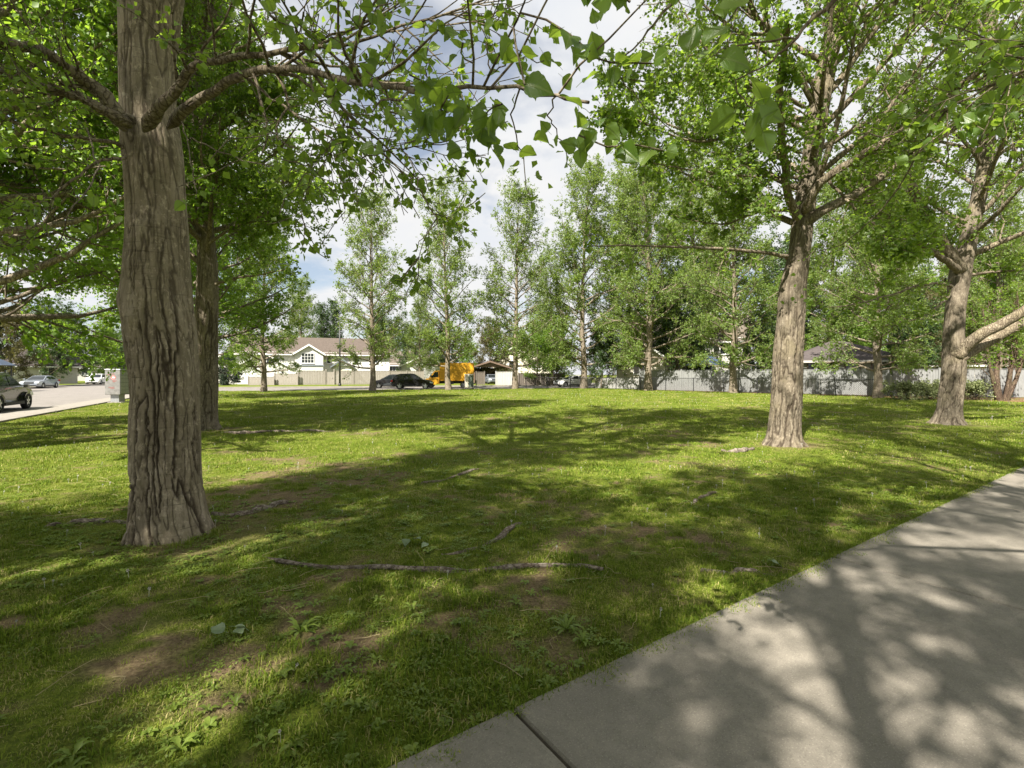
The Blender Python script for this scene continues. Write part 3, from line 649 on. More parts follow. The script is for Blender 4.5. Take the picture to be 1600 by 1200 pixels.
BIG1 = cluster([(700, 150, 1.5, 7, 22), (672, 178, 1.5, 4, 16), (735, 165, 1.5, 4, 18), (905, 160, 1.4, 5, 24), (885, 125, 1.6, 2, 12), (945, 200, 1.6, 4, 16), (640, 120, 2.3, 4, 22), (600, 100, 2.5, 4, 22), (570, 150, 2.6, 3, 20), (108, 345, 2.2, 2, 12), (150, 300, 2.4, 3, 14), (85, 395, 2.4, 2, 12), (150, 325, 2.3, 2, 18), (305, 315, 2.8, 4, 12), (445, 265, 3.0, 4, 16), (500, 275, 3.0, 3, 16), (530, 280, 3.0, 2, 12), (650, 395, 2.9, 3, 10), (690, 345, 3.0, 4, 14), (590, 285, 3.1, 4, 24), (460, 300, 3.2, 3, 20), (845, 100, 1.9, 5, 24), (815, 175, 2.2, 4, 24), (770, 120, 2.2, 5, 28), (830, 320, 2.4, 2, 6), (812, 268, 2.4, 2, 10), (845, 275, 2.3, 2, 10), (855, 215, 2.2, 4, 22), (890, 260, 2.2, 2, 18), (800, 225, 2.4, 4, 20)], rg, .052)
EX1 = [(A((812, 139, 1.9), (800, 175, 2.2), (806, 215, 2.3), (818, 250, 2.4), (822, 285, 2.4), (830, 318, 2.4)), .004, .002), (A((869, 150, 1.65), (860, 190, 2.0), (880, 225, 2.1), (893, 262, 2.2)), .003, .002), (A((684, 349, 3), (660, 372, 2.95), (650, 392, 2.9)), .003, .002), (A((136, 200, 4.0), (150, 250, 3.2), (140, 290, 2.6), (108, 335, 2.2), (86, 390, 2.35)), .006, .002), (A((284, 190, 4.2), (300, 250, 3.4), (306, 310, 2.8)), .006, .002), (A((300, 215, 4.4), (350, 240, 3.6), (440, 262, 3.0), (530, 285, 3.0)), .006, .002), (A((760, 66, 2.3), (770, 110, 2.2), (800, 90, 2.0), (850, 95, 1.9)), .004, .002)]
near_tree('poplar_tree', 101, me, tp1, r1, 18.2, 6.3, 6.0, LIMBS1, 'big poplar with deeply furrowed bark, closest to the camera at left', .054, 60000, BARK, top_lsize=.095, big=BIG1, extra_twigs=EX1, delt=True, n1=40, n2=500, n3=3000)
# --- second poplar, just behind it
d2 = BASES['t2'][1]
z2, c2, r2 = px_trunk([(676, 296, 350), (668, 302, 343), (650, 304, 341), (600, 304, 341), (550, 305, 341), (500, 304, 342), (430, 307, 342), (390, 308, 338), (330, 301, 332), (230, 297, 323), (190, 296, 319), (120, 297, 316), (60, 298, 314)], d2, [(12, -8.7, .25), (15, -8.5, .14), (18.5, -8.0, .03)])
z2[0] = -.05
me = bark_trunk(z2, c2 - c2[0], z2 * 0, r2, 130, 420, 8, .028, [(.065, .8, 1.0, .015), (.035, .3, .5, .008)], (.28, .16, 7), 3.6, .02)
tp2 = np.stack([c2, z2 * 0 + d2, z2], 1)
LIMBS2 = [(A((335, 445, 13.5), (360, 436, 13.2), (400, 430, 12.8), (450, 420, 12.4)), .05, .015, .3),
 (A((318, 230, 13.6), (360, 190, 13.2), (420, 160, 12.8), (480, 120, 12.4)), .07, .02, 1.2), (A((322, 330, 13.6), (370, 300, 13.0), (430, 285, 12.5), (500, 290, 12.2)), .06, .015, 1.2), (A((305, 300, 13.6), (250, 250, 13.2), (200, 220, 12.8), (140, 200, 12.5)), .07, .02, 1.2),
 (A((325, 380, 13.6), (380, 350, 13.6), (440, 345, 13.4)), .05, .015, 1.1), (A((310, 200, 13.8), (350, 130, 14.4), (400, 90, 15)), .07, .02, 1.1)]
near_tree('poplar_tree', 102, me, tp2, r2, 18.5, 4.6, 4.6, LIMBS2, 'poplar half hidden behind the big furrowed trunk at left', .085, 62000, BARK_PALE, n1=56, n2=640, n3=4200, limb_n2=12, limb_n3=7, limb_nl=12)
# --- poplar right of the middle, by the path
d3 = BASES['r1'][1]
z3, c3, r3 = px_trunk([(703, 1188, 1259), (696, 1193, 1254), (680, 1197, 1252), (650, 1201, 1253), (619, 1203.5, 1254), (563, 1206, 1255.5), (507, 1212, 1258), (451, 1216, 1261), (395, 1231, 1267), (339, 1237, 1273), (283, 1247, 1279), (228, 1254, 1288), (172, 1260, 1296), (116, 1272, 1306), (66, 1285, 1315)], d3, [(10.5, 7.5, .21), (13, 7.8, .13), (17.5, 8.2, .02)])
z3[0] = -.05
me = bark_trunk(z3, c3 - c3[0], z3 * 0, r3, 170, 560, 14, .026, [(.06, .7, 1.0, .014), (.034, .28, .5, .007)], (.30, .15, 8), 3.0, .018)
tp3 = np.stack([c3, z3 * 0 + d3, z3], 1)
LIMBS3 = [
 (A((1248, 345, 10.7), (1240, 325, 10.6), (1230, 300, 10.4), (1226, 257, 10.0), (1221, 204, 9.6), (1217, 147, 9.2), (1224, 86, 8.8), (1232, 40, 8.4)), .095, .05, .75),
 (A((1255, 335, 10.7), (1265, 315, 10.5), (1285, 283, 10.2), (1337, 248, 9.8), (1403, 209, 9.3), (1469, 160, 8.8), (1530, 112, 8.4), (1582, 77, 8.0), (1640, 40, 7.6)), .10, .045, .8),
 (A((1258, 350, 10.8), (1289, 327, 10.8), (1337, 303, 10.9), (1385, 270, 11), (1434, 235, 11.1), (1477, 209, 11.2), (1530, 178, 11.3), (1600, 160, 11.4)), .11, .06, .7),
 (A((1232, 402, 10.7), (1219, 399, 10.5), (1154, 390, 10.1), (1066, 386, 9.6), (987, 384, 9.1), (926, 384, 8.8)), .05, .012, .28),
 (A((1252, 280, 10.7), (1221, 276, 10.4), (1149, 274, 10), (1066, 263, 9.5), (1020, 255, 9.2)), .035, .01, .7),
 (A((1254, 240, 10.7), (1213, 224, 10.4), (1149, 217, 10), (1075, 220, 9.6), (1000, 190, 9.2), (950, 170, 9.0)), .04, .012, .95),
 (A((1262, 170, 10.8), (1200, 140, 10.5), (1120, 120, 10.1), (1040, 130, 9.7), (960, 120, 9.4)), .045, .012, 1.0),
 (A((1275, 260, 10.8), (1330, 320, 10.2), (1380, 360, 9.7), (1420, 400, 9.4)), .035, .01, .9),
 (A((1245, 330, 10.8), (1190, 330, 11.2), (1130, 350, 11.5), (1060, 340, 11.8)), .04, .01, .8)]
near_tree('poplar_tree', 103, me, tp3, r3, 17.5, 4.9, 5.0, LIMBS3, 'forking poplar standing beside the concrete path right of the middle', .084, 56000, BARK_PALE, n1=52, n2=640, n3=4200, limb_n2=12, limb_n3=6, limb_nl=12)
# --- poplar at the right with the heavy low side limbs
d4 = BASES['r2'][1]
z4, c4, r4 = px_trunk([(668, 1444, 1518), (662, 1452, 1508), (650, 1458, 1505), (638, 1462, 1504), (607, 1467, 1508), (576, 1470, 1511), (545, 1472, 1510), (524, 1473, 1507), (482, 1475, 1510), (440, 1480, 1517), (415, 1484, 1522), (360, 1500, 1530), (300, 1520, 1545), (230, 1530, 1555), (120, 1536, 1560), (66, 1538, 1560)], d4, [(14.5, 15.4, .2), (18.5, 15.9, .03)])
z4[0] = -.05
me = bark_trunk(z4, c4 - c4[0], z4 * 0, r4, 130, 440, 25, .03, [(.1, .8, 1.0, .012), (.05, .3, .5, .006)], (.25, .2, 6), 2.4, .03)
tp4 = np.stack([c4, z4 * 0 + d4, z4], 1)
LIMBS4 = [
 (A((1490, 560, 15.48), (1506, 545, 15.35), (1530, 524, 15.0), (1562, 508, 14.8), (1600, 486, 14.5), (1650, 450, 14.2)), .19, .13, 0),
 (A((1490, 566, 15.48), (1512, 552, 15.5), (1540, 536, 15.5), (1565, 522, 15.4), (1602, 503, 15.3), (1660, 480, 15.2)), .18, .13, .3),
 (A((1505, 425, 15.5), (1488, 405, 15.4), (1472, 378, 15.3), (1456, 350, 15.2), (1430, 300, 15.0), (1410, 250, 14.8)), .19, .10, .8),
 (A((1500, 425, 15.3), (1484, 412, 15.1), (1455, 392, 14.9), (1425, 371, 14.6), (1395, 345, 14.3), (1377, 331, 14.1), (1355, 309, 13.9), (1330, 290, 13.6)), .11, .05, .9),
 (A((1490, 448, 15.3), (1470, 443, 15.1), (1434, 447, 14.8), (1389, 461, 14.5), (1320, 478, 14.1), (1270, 480, 13.9)), .045, .012, .35),
 (A((1486, 458, 15.3), (1470, 475, 15.1), (1450, 490, 14.9), (1424, 501, 14.7)), .04, .012, .35),
 (A((1515, 430, 15.5), (1550, 425, 15.3), (1600, 422, 15)), .05, .02, .6)]
near_tree('poplar_tree', 104, me, tp4, r4, 18.5, 4.8, 6.0, LIMBS4, 'poplar at right with two heavy limbs reaching out low to the right', .088, 58000, BARK_PALE, n1=54, n2=680, n3=4400, limb_n2=11, limb_n3=6, limb_nl=12)

# --- the poplar behind the camera on the far side of the path: only its hanging branches are in view
zt = np.array([-.05, .3, 2, 6, 12, 17.]); rt = np.array([.42, .36, .31, .27, .16, .03]); base5 = np.array([3.3, -.9])
me = bark_trunk(zt, zt * 0, zt * 0, rt, 60, 160, 33, .02, [(.2, .6, 1.0, .12)], (.2, .2, 6), 2.4, .03)
tp5 = np.stack([zt * 0 + base5[0], zt * 0 + base5[1], zt], 1)
def TO(*q): return [np.array([base5[0], base5[1], 4.6]), np.array([base5[0] - .6, base5[1] + .9, 4.9])] + A(*q)
LIMBS5 = [(TO((1700, -260, 1.6), (1500, -120, 1.7), (1330, -20, 1.75), (1240, 60, 1.75), (1200, 100, 1.75)), .05, .004, 0),
 ([np.array([base5[0], base5[1], 4.2]), np.array([3.6, .3, 4.5]), np.array([3.9, 1.4, 4.3])] + A((1900, -60, 3), (1700, 60, 3.4), (1580, 120, 3.7), (1480, 170, 3.9), (1380, 215, 4.1)), .05, .006, .35),
 ([np.array([base5[0], base5[1], 5.2]), np.array([2.9, .2, 5.4])] + A((1400, -300, 2.6), (1200, -130, 2.8), (1060, 0, 2.9), (1000, 60, 2.9), (960, 110, 2.9)), .05, .004, .08)]
BIG5 = cluster([(1175, 165, 1.3, 6, 22), (1120, 90, 1.35, 4, 20), (1195, 200, 1.25, 2, 8), (1140, 75, 1.8, 3, 18), (980, 130, 2.6, 5, 26), (960, 80, 2.4, 4, 24), (1580, 130, 2.6, 5, 22), (1560, 90, 2.6, 4, 24), (1590, 240, 3.0, 4, 20), (1510, 140, 3.0, 4, 24), (1340, 130, 3.6, 4, 20), (1300, 220, 4.2, 4, 18), (1350, 300, 4.2, 5, 22), (1440, 210, 3.8, 4, 22), (1255, 455, 5.4, 7, 16), (1240, 470, 5.4, 5, 12), (1270, 400, 5.2, 5, 18), (1480, 260, 4.0, 5, 24), (1420, 300, 4.4, 5, 24), (1370, 330, 4.6, 5, 20), (1590, 300, 3.4, 5, 18), (1540, 330, 4.2, 5, 26), (1460, 340, 4.6, 4, 22), (1255, 340, 4.8, 5, 16), (1060, 440, 5.4, 3, 10), (1010, 340, 5, 2, 16)], rg, .052)
EX5 = [(A((1580, 120, 3.7), (1570, 200, 3.4), (1590, 240, 3.0)), .005, .002), (A((1200, 100, 1.75), (1150, 130, 1.75), (1172, 165, 1.75), (1195, 195, 1.7)), .003, .002), (A((1240, 60, 1.75), (1150, 70, 1.75), (1110, 90, 1.75)), .004, .002), (A((960, 110, 2.9), (1000, 160, 3), (1060, 210, 3.1), (1100, 250, 3.2)), .004, .002), (A((1480, 170, 3.9), (1440, 230, 4.1), (1400, 300, 4.4), (1320, 380, 5), (1262, 400, 5.2), (1250, 460, 5.4)), .009, .002), (A((1580, 120, 3.7), (1520, 260, 4), (1545, 330, 4.2)), .006, .002), (A((1480, 170, 3.9), (1480, 250, 4.0), (1460, 330, 4.6)), .006, .002), (A((1380, 215, 4.1), (1300, 215, 4.2), (1250, 330, 4.8)), .006, .002)]
near_tree('poplar_tree', 105, me, tp5, rt, 17, 6.4, 6.6, LIMBS5, 'poplar behind the path whose hanging leafy twigs frame the top right', .075, 26000, BARK, big=BIG5, extra_twigs=EX5, delt=True, n1=34, n2=360, n3=2000)

# ------------------------------------------------------------------ the other trees, copies of a few kinds
tree_kind('pop_a', seed=1, H=18.5, cb=2.0, Rc=4.5, r0=.27, n1=58, n2=640, n3=4200, nl=29000, lsize=.135, wind=.025, el=(8, 64), prof_pow=.62)
tree_kind('pop_b', seed=2, H=18.5, cb=2.0, Rc=4.0, r0=.25, n1=56, n2=600, n3=3800, nl=25000, lsize=.135, wind=.028, el=(10, 66), prof_pow=.62)
tree_kind('pop_c', seed=3, H=20, cb=1.9, Rc=5.0, r0=.30, n1=62, n2=760, n3=5000, nl=46000, lsize=.135, wind=.022, el=(6, 64), prof_pow=.6)
tree_kind('row', seed=4, H=17, cb=2.5, Rc=5.6, r0=.30, n1=62, n2=900, n3=6000, nl=85000, lsize=.11, wind=.01, leaf=L_LIME, el=(8, 58), prof_pow=.55)
tree_kind('round', seed=5, H=8, cb=.9, Rc=3.6, r0=.16, n1=40, n2=420, n3=2200, nl=24000, lsize=.15, leaf=L_LIME, el=(10, 70), prof_pow=.42, wind=0)
tree_kind('bushy', seed=6, H=9, cb=.5, Rc=4.0, r0=.18, n1=46, n2=460, n3=2400, nl=28000, lsize=.16, leaf=L_DARK, el=(5, 70), prof_pow=.4, wind=0)
tree_kind('rusty', seed=7, H=8, cb=.8, Rc=3.6, r0=.16, n1=40, n2=420, n3=2200, nl=22000, lsize=.15, leaf=L_RUST, el=(10, 70), prof_pow=.42, wind=0)
tree_kind('column', seed=8, H=13.5, cb=.8, Rc=1.1, r0=.14, n1=70, n2=420, n3=1800, nl=18000, lsize=.16, leaf=L_DARK, el=(66, 78), prof_pow=.35, wind=0)
tree_kind('spruce', seed=9, H=8, cb=.3, Rc=2.6, r0=.14, n1=90, n2=640, n3=3000, nl=29000, lsize=.15, leaf=L_SPRUCE, el=(-18, 10), prof_pow=.95, wind=0, droop=.8)
def tpx(px, py): return G(px, py)
FARROW = 'poplars in the row along the far street'
for key, (px, d), sc, rz, lab in [
 ('pop_c', (412, 44.9), .82, 1.0, 'slim poplar in front of the white gabled house wing, leftmost of the far row'),
 ('pop_a', (582, 46.6), 1.0, 2.2, 'airy poplar at the tail of the two dark parked cars'),
 ('pop_b', (701, 49.4), 1.1, 4.4, 'slim poplar in front of the yellow box truck'),
 ('pop_a', (805, 53.6), 1.15, 5.6, 'tall poplar right of the yellow truck in front of the white fence'),
 ('pop_c', (912, 54.5), 1.2, .4, 'leafy poplar beside the small white car near the end of the wire fence'),
 ('pop_c', (1013, 47.5), 1.15, 2.6, 'tall leafy poplar with a pale trunk before the cream wall'),
 ('pop_c', (1146, 41.3), .98, 3.9, 'pale leaning poplar trunk in front of the grey board fence'),
 ('pop_c', (1372, 32.5), .86, 5.2, 'poplar beside the pale shrubs and the dark roofed bungalow')]:
    plant(key, 'poplar_tree', ((px - 800) / FPX * d, d, 0), rz, sc, lab, 'tree', FARROW)
plant('row', 'boulevard_tree', (-14.6, 21.6, 0), 0.6, 1.0, 'bright green broad tree hidden behind the big left trunk', 'tree', 'broad trees along the left road')
plant('row', 'boulevard_tree', (-21.2, 31.5, 0), 2.6, 1.0, 'broad green tree behind the mailbox, further down the left road', 'tree', 'broad trees along the left road')
plant('row', 'boulevard_tree', (-11.4, 9.6, 0), 4.0, 1.05, 'broad leafy tree whose crown fills the left edge of the picture', 'tree', 'broad trees along the left road')
plant('row', 'boulevard_tree', (-15.2, 12.7, 0), 5.1, .92, 'broad leafy tree just outside the left edge, beside the road pavement', 'tree', 'broad trees along the left road')
plant('pop_b', 'poplar_tree', (-7.4, -2.6, 0), 1.0, .85, 'poplar left of the camera that shades the foreground grass', 'tree', 'poplars standing in the park lawn')
plant('pop_b', 'poplar_tree', (-2.2, -4.6, 0), 3.6, .78, 'poplar behind the camera that shades the path corner', 'tree', 'poplars standing in the park lawn')
plant('pop_a', 'poplar_tree', (9.5, 1.2, 0), 3.0, .8, 'poplar beyond the right edge that shades the path', 'tree', 'poplars standing in the park lawn')
plant('pop_b', 'poplar_tree', (-6.6, -6.8, 0), 4.4, .85, 'poplar behind the camera and to its left, shading the front lawn', 'tree', 'poplars standing in the park lawn')
plant('pop_b', 'poplar_tree', (-10.8, -5.4, 0), 5.4, .9, 'poplar far left behind the camera, shading the lawn before the big trunk', 'tree', 'poplars standing in the park lawn')
BG = 'trees among the far houses'
for key, px, d, sc, rz, lab in [
 ('spruce', 357, 66, .62, .3, 'dark spruce at the left end of the low tan fence'),
 ('column', 506, 96, 1.0, .5, 'dark columnar aspen above the brown roof, left one'),
 ('column', 523, 97, 1.05, 2.5, 'dark columnar aspen above the brown roof, taller right one'),
 ('bushy', 640, 92, .85, 1.2, 'dark bushy tree behind the tan fence and the dark cars'),
 ('rusty', 765, 83, 1.0, 2.0, 'brownish green tree rising behind the yellow box truck'),
 ('bushy', 700, 90, .9, 3.0, 'dark tree behind the cab of the yellow truck'),
 ('round', 840, 66, .72, 4.0, 'bright green garden tree behind the dark wood fence'),
 ('round', 870, 70, .8, 1.0, 'bright green garden tree left of the small white car'),
 ('bushy', 940, 55, .62, 5.0, 'round bushy tree at the end of the white fence'),
 ('bushy', 1060, 55.5, 1.05, .8, 'dense dark tree in front of the big grey house'),
 ('round', 990, 58, .9, 2.0, 'green tree beside the cream house wall'),
 ('bushy', 1190, 47, .62, 2.9, 'dark low tree behind the grey board fence'),
 ('round', 1225, 52, .95, 4.9, 'light green tree between the grey house and the bungalow'),
 ('round', 1330, 52, 1.0, 1.6, 'light green tree rising behind the dark bungalow roof'),
 ('rusty', 1440, 50, 1.0, .9, 'brownish tree behind the right end of the bungalow'),
 ('bushy', 1430, 39, .62, 3.4, 'dark green tree between the bungalow and the pale shrubs'),
 ('round', 1520, 62, 1.15, 3.0, 'light green tree behind the low cream house at right'),
 ('bushy', 1600, 58, 1.1, 4.0, 'dark tree at the right edge behind the cream house'),
 ('pop_b', 862, 68, .95, 2.0, 'tall poplar behind the dark weathered fence'),
 ('pop_c', 985, 58, 1.25, 1.0, 'tall poplar between the leafy poplar and the cream house'),
 ('pop_c', 1085, 60, 1.35, 3.0, 'tall poplar rising beside the big grey house'),
 ('pop_c', 1300, 52, 1.1, 5.0, 'tall poplar behind the bungalow'),
 ('pop_c', 1560, 48, 1.05, 1.5, 'tall poplar behind the multi stemmed tree'),
 ('pop_c', 470, 100, 1.0, 5.0, 'tall poplar behind the white house'),
 ('pop_a', 655, 84, .85, .5, 'poplar behind the tan fence left of the truck'),
 ('round', 1105, 64, 1.7, 2.2, 'tall light green tree behind the big grey house'),
 ('bushy', 1240, 62, 1.5, 1.1, 'tall dark tree behind the beige roofed house'),
 ('round', 1400, 58, 1.7, .4, 'tall light green tree behind the bungalow, right of the poplar'),
 ('rusty', 1500, 66, 1.7, 2.7, 'tall brownish tree behind the low cream house'),
 ('round', 1585, 50, 1.5, 5.2, 'tall light green tree at the right edge behind the mulch bed'),
 ('bushy', 600, 104, 1.2, 2.9, 'dark tree behind the right end of the brown roof'),
 ('rusty', 18, 62, .95, .9, 'brownish tree over the pavement behind the silver sedan, left edge'),
 ('bushy', 75, 76, 1.0, 1.9, 'dark green tree left of the far white car'),
 ('bushy', 110, 90, 1.1, 2.2, 'dark tree deep in the left street'),
 ('round', 165, 96, 1.0, .2, 'light tree at the far end of the left street'),
 ('bushy', -40, 60, 1.0, .3, 'dark tree just outside the left edge across the road'),
 ('bushy', 215, 88, 1.0, 5.0, 'dark tree behind the mailbox across the street'),
 ('rusty', 405, 84, .75, 4.0, 'rusty leaved tree by the wing of the white house'),
 ('round', 300, 84, 1.0, 3.6, 'green tree left of the spruce')]:
    plant(key, {'spruce': 'spruce_tree', 'column': 'columnar_aspen', 'pop_a': 'poplar_tree', 'pop_c': 'poplar_tree', 'pop_b': 'poplar_tree'}.get(key, 'garden_tree'), ((px - 800) / FPX * d, d, 0.1), rz, sc, lab, 'tree', BG)
rgb = np.random.default_rng(77); kinds = ['bushy', 'round', 'bushy', 'rusty', 'column', 'bushy']
for i in range(26):
    px = -120 + i * 71 + rgb.uniform(-16, 16); d = rgb.uniform(108, 150); key = kinds[rgb.integers(len(kinds))]
    plant(key, 'distant_tree', ((px - 800) / FPX * d, d, 0), rgb.uniform(0, 6), rgb.uniform(.85, 1.25) * (.7 if key == 'column' else 1), 'distant hazy tree seen in the gaps between houses and trunks', 'tree', 'distant trees behind the houses')

# multi stem tree in the mulch bed at the right edge
def multistem():
    rng = np.random.default_rng(9); b = np.array([(1562 - 800) / FPX * 29, 29.0, 0])
    t = empty('multi_stem_tree', b, label='dark multi stemmed tree leaning out of the mulch bed at the right edge', cat='tree')
    st = [[(-.05, 0, 0), (-.5, -.1, 1.3), (-.95, -.2, 3.0), (-1.3, -.3, 5.5)], [(.05, .1, 0), (-.1, .1, 1.4), (.1, .2, 3.2), (-.1, .3, 6)], [(.35, 0, 0), (.6, 0, 1.5), (.9, .1, 3.4), (1.2, .2, 6)], [(.6, .2, 0), (1.3, .2, 1.6), (1.8, .2, 3.5), (2.1, .2, 5.5)], [(.2, -.1, 0), (.3, -.3, 1.5), (.5, -.5, 3.2), (.5, -.6, 6)]]
    Ps = np.stack([resample(np.array(s), 12) for s in st]); rr = np.linspace(.17, .04, 12)
    for q, k in zip(Ps, (.85, 1.2, 1.0, .8, .7)): v, f = tubes(q[None], (rr * k)[None], 10); link('stem', mesh_np('stem', v, f, True), BARK_BROWN, t)
    i, tt, s, d = children(rng, Ps, np.ones(5), 46, .3, 1, .6, .5); P1 = grow(rng, s, d, rng.uniform(1.2, 2.6, 46), 9, .06, .1)
    P2, R2, P3, lp, ld, ls = crown_sys(rng, P1, np.full(46, 2.), np.full(46, .03), 260, 900, 4600, .11)
    link('branches', tubes_mesh('branches', [(P1, taper(np.full(46, .03), 9), 5), (P2, taper(R2, 6), 4), (P3, np.full(P3.shape[:2], .004), 3)]), BARK_BROWN, t)
    link('crown', leaves_mesh('crown', lp, ld, ls, rng), L_POP, t)
multistem()
def shrub(px, d, w, h, seed, label):
    rng = np.random.default_rng(seed); x = (px - 800) / FPX * d
    t = empty('variegated_shrub', (x, d, .02), label=label, cat='shrub', group='pale variegated shrubs in the mulch bed')
    n = 46; a = rng.uniform(0, 6.28, n); e = rng.uniform(.2, 1.35, n); D = np.stack([np.cos(a) * np.cos(e) * w / h, np.sin(a) * np.cos(e) * w / h * .8, np.sin(e)], 1)
    L = h * .75 * np.linalg.norm(D, axis=1) * rng.uniform(.7, 1.0, n)
    S = np.stack([rng.normal(size=n) * w * .22, rng.normal(size=n) * w * .15, np.zeros(n)], 1)
    P1 = grow(rng, S, D, L, 7, .0, .12); P2, R2, P3, lp, ld, ls = crown_sys(rng, P1, L, np.full(n, .014), 240, 800, 4200, .085, 0, .0, .4, (.18, .4), .3)
    lp[:, 2] = np.abs(lp[:, 2])
    link('stems', tubes_mesh('stems', [(P1, taper(np.full(n, .014), 7), 4), (P2, taper(R2, 6), 3)]), BARK_BROWN, t); link('foliage', leaves_mesh('foliage', lp, ld, ls, rng), L_SHRUB, t)
shrub(1412, 30.2, 1.15, 1.55, 41, 'pale green shrub right beside the poplar base at the left end of the bed')
shrub(1452, 30.4, 1.2, 1.6, 42, 'pale green shrub showing left of the heavy limbed trunk')
shrub(1522, 29.6, 1.1, 1.6, 43, 'pale green shrub showing right of the heavy limbed trunk')

# ------------------------------------------------------------------ grass, weeds and roots on the lawn
SRC = bpy.data.collections.new('scatter_sources')          # not linked to the scene
def src_obj(name, v, f, mat, rnd, smooth=False):
    me = mesh_np(name, v, f, smooth, {'rnd': rnd}); me.materials.append(mat); o = bpy.data.objects.new(name, me); SRC.objects.link(o); return o
def tuft(seed, n, h, spread, w, lay=.6, straw=.08):
    rg = np.random.default_rng(seed); V, F, Rn = [], [], []
    for i in range(n):
        a = rg.uniform(0, 6.28); r = spread * rg.random() ** .5; b = np.array([math.cos(a), math.sin(a), 0]) * r
        d = rg.uniform(0, 6.28); L = h * rg.uniform(.55, 1.25); k = rg.uniform(.1, lay); out = np.array([math.cos(d), math.sin(d), 0]); side = np.array([-out[1], out[0], 0]) * w * rg.uniform(.7, 1.3)
        p1 = b + out * L * .25 * k + [0, 0, L * .5]; p2 = b + out * L * k + [0, 0, L * (1 - .45 * k)]
        o = len(V); V += [b - side * .5, b + side * .5, p1 - side * .42, p1 + side * .42, p2]; F += [(o, o + 1, o + 3), (o, o + 3, o + 2), (o + 2, o + 3, o + 4)]
        Rn += [1.0 if rg.random() < straw else rg.uniform(0, .85)] * 5
    return np.array(V), np.array(F), np.array(Rn)
def scatter(name, pts, rz, sc, idx, objs, label, cat='grass'):
    me = bpy.data.meshes.new(name); me.vertices.add(len(pts)); me.vertices.foreach_set('co', np.asarray(pts, np.float32).ravel())
    for an, av in (('rz', rz), ('sc', sc)): a = me.attributes.new(an, 'FLOAT', 'POINT'); a.data.foreach_set('value', np.asarray(av, np.float32))
    a = me.attributes.new('idx', 'INT', 'POINT'); a.data.foreach_set('value', np.asarray(idx, np.int32))
    o = link(name, me, None, label=label, cat=cat, kind='stuff')
    c = bpy.data.collections.new(name + '_kinds'); [c.objects.link(q) for q in objs]
    g = bpy.data.node_groups.new(name, 'GeometryNodeTree'); g.interface.new_socket('Geometry', in_out='INPUT', socket_type='NodeSocketGeometry'); g.interface.new_socket('Geometry', in_out='OUTPUT', socket_type='NodeSocketGeometry')
    N = lambda t: g.nodes.new(t); i, u = N('NodeGroupInput'), N('NodeGroupOutput'); ip = N('GeometryNodeInstanceOnPoints'); ci = N('GeometryNodeCollectionInfo')
    ci.inputs['Collection'].default_value = c; ci.inputs['Separate Children'].default_value = True; ci.inputs['Reset Children'].default_value = True
    def na(n, t): q = N('GeometryNodeInputNamedAttribute'); q.data_type = t; q.inputs['Name'].default_value = n; return q.outputs['Attribute']
    cx = N('ShaderNodeCombineXYZ'); L = g.links.new
    L(na('rz', 'FLOAT'), cx.inputs[2]); L(i.outputs[0], ip.inputs['Points']); L(ci.outputs[0], ip.inputs['Instance']); ip.inputs['Pick Instance'].default_value = True
    L(na('idx', 'INT'), ip.inputs['Instance Index']); L(cx.outputs[0], ip.inputs['Rotation']); L(na('sc', 'FLOAT'), ip.inputs['Scale']); L(ip.outputs[0], u.inputs[0])
    m = o.modifiers.new('scatter', 'NODES'); m.node_group = g
    return o
rg = np.random.default_rng(99)
TUFTS = [src_obj('k1_grass_tuft_%s' % 'abcdefgh'[i], *tuft(i, 26, .036, .05, .0042, 1.0, .12)[:2], GRASS, tuft(i, 26, .036, .05, .0042, 1.0, .12)[2]) for i in range(5)]
TUFTS_L = [src_obj('k2_grass_patch_%s' % 'abcd'[i], *tuft(20 + i, 60, .040, .24, .0070, 1.0, .10)[:2], GRASS, tuft(20 + i, 60, .040, .24, .0070, 1.0, .10)[2]) for i in range(4)]
TALL = [src_obj('k3_grass_tall_%s' % 'abcd'[i], *tuft(40 + i, 10, .07, .035, .0036, 1.2, .25)[:2], GRASS, tuft(40 + i, 10, .07, .035, .0036, 1.2, .25)[2]) for i in range(3)]
DRY = [src_obj('k4_dry_grass_%s' % 'ab'[i], *tuft(60 + i, 22, .022, .09, .0032, 1.4, .8)[:2], GRASS, tuft(60 + i, 22, .022, .09, .0032, 1.4, .8)[2]) for i in range(2)] + [src_obj('k5_dry_patch_%s' % 'ab'[i], *tuft(70 + i, 44, .030, .24, .0065, 1.4, .6)[:2], GRASS, tuft(70 + i, 44, .030, .24, .0065, 1.4, .6)[2]) for i in range(2)]
def field(y0, y1, dens, margin=1.0):
    """random lawn points inside the field of view between two distances"""
    half = lambda y: 1.10 * y + margin
    area = (y1 - y0) * (half(y0) + half(y1)); n = int(area * dens)
    y = np.sqrt(rg.uniform(max(y0, .1) ** 2, y1 ** 2, n)); x = rg.uniform(-1, 1, n) * half(y); return x, y
def on_lawn(x, y, edge=.02):
    k = lat(x, y, W0, WN) < -edge; k &= lat(x, y, R0, RN) < -.05; k &= lat(x, y, F0, FN) < -.3
    for b, (r) in (('t1', .36), ('t2', .30), ('r1', .28), ('r2', .34)): k &= np.hypot(x - BASES[b][0], y - BASES[b][1]) > r
    return k
XS, YS, ZS, SS, II = [], [], [], [], []
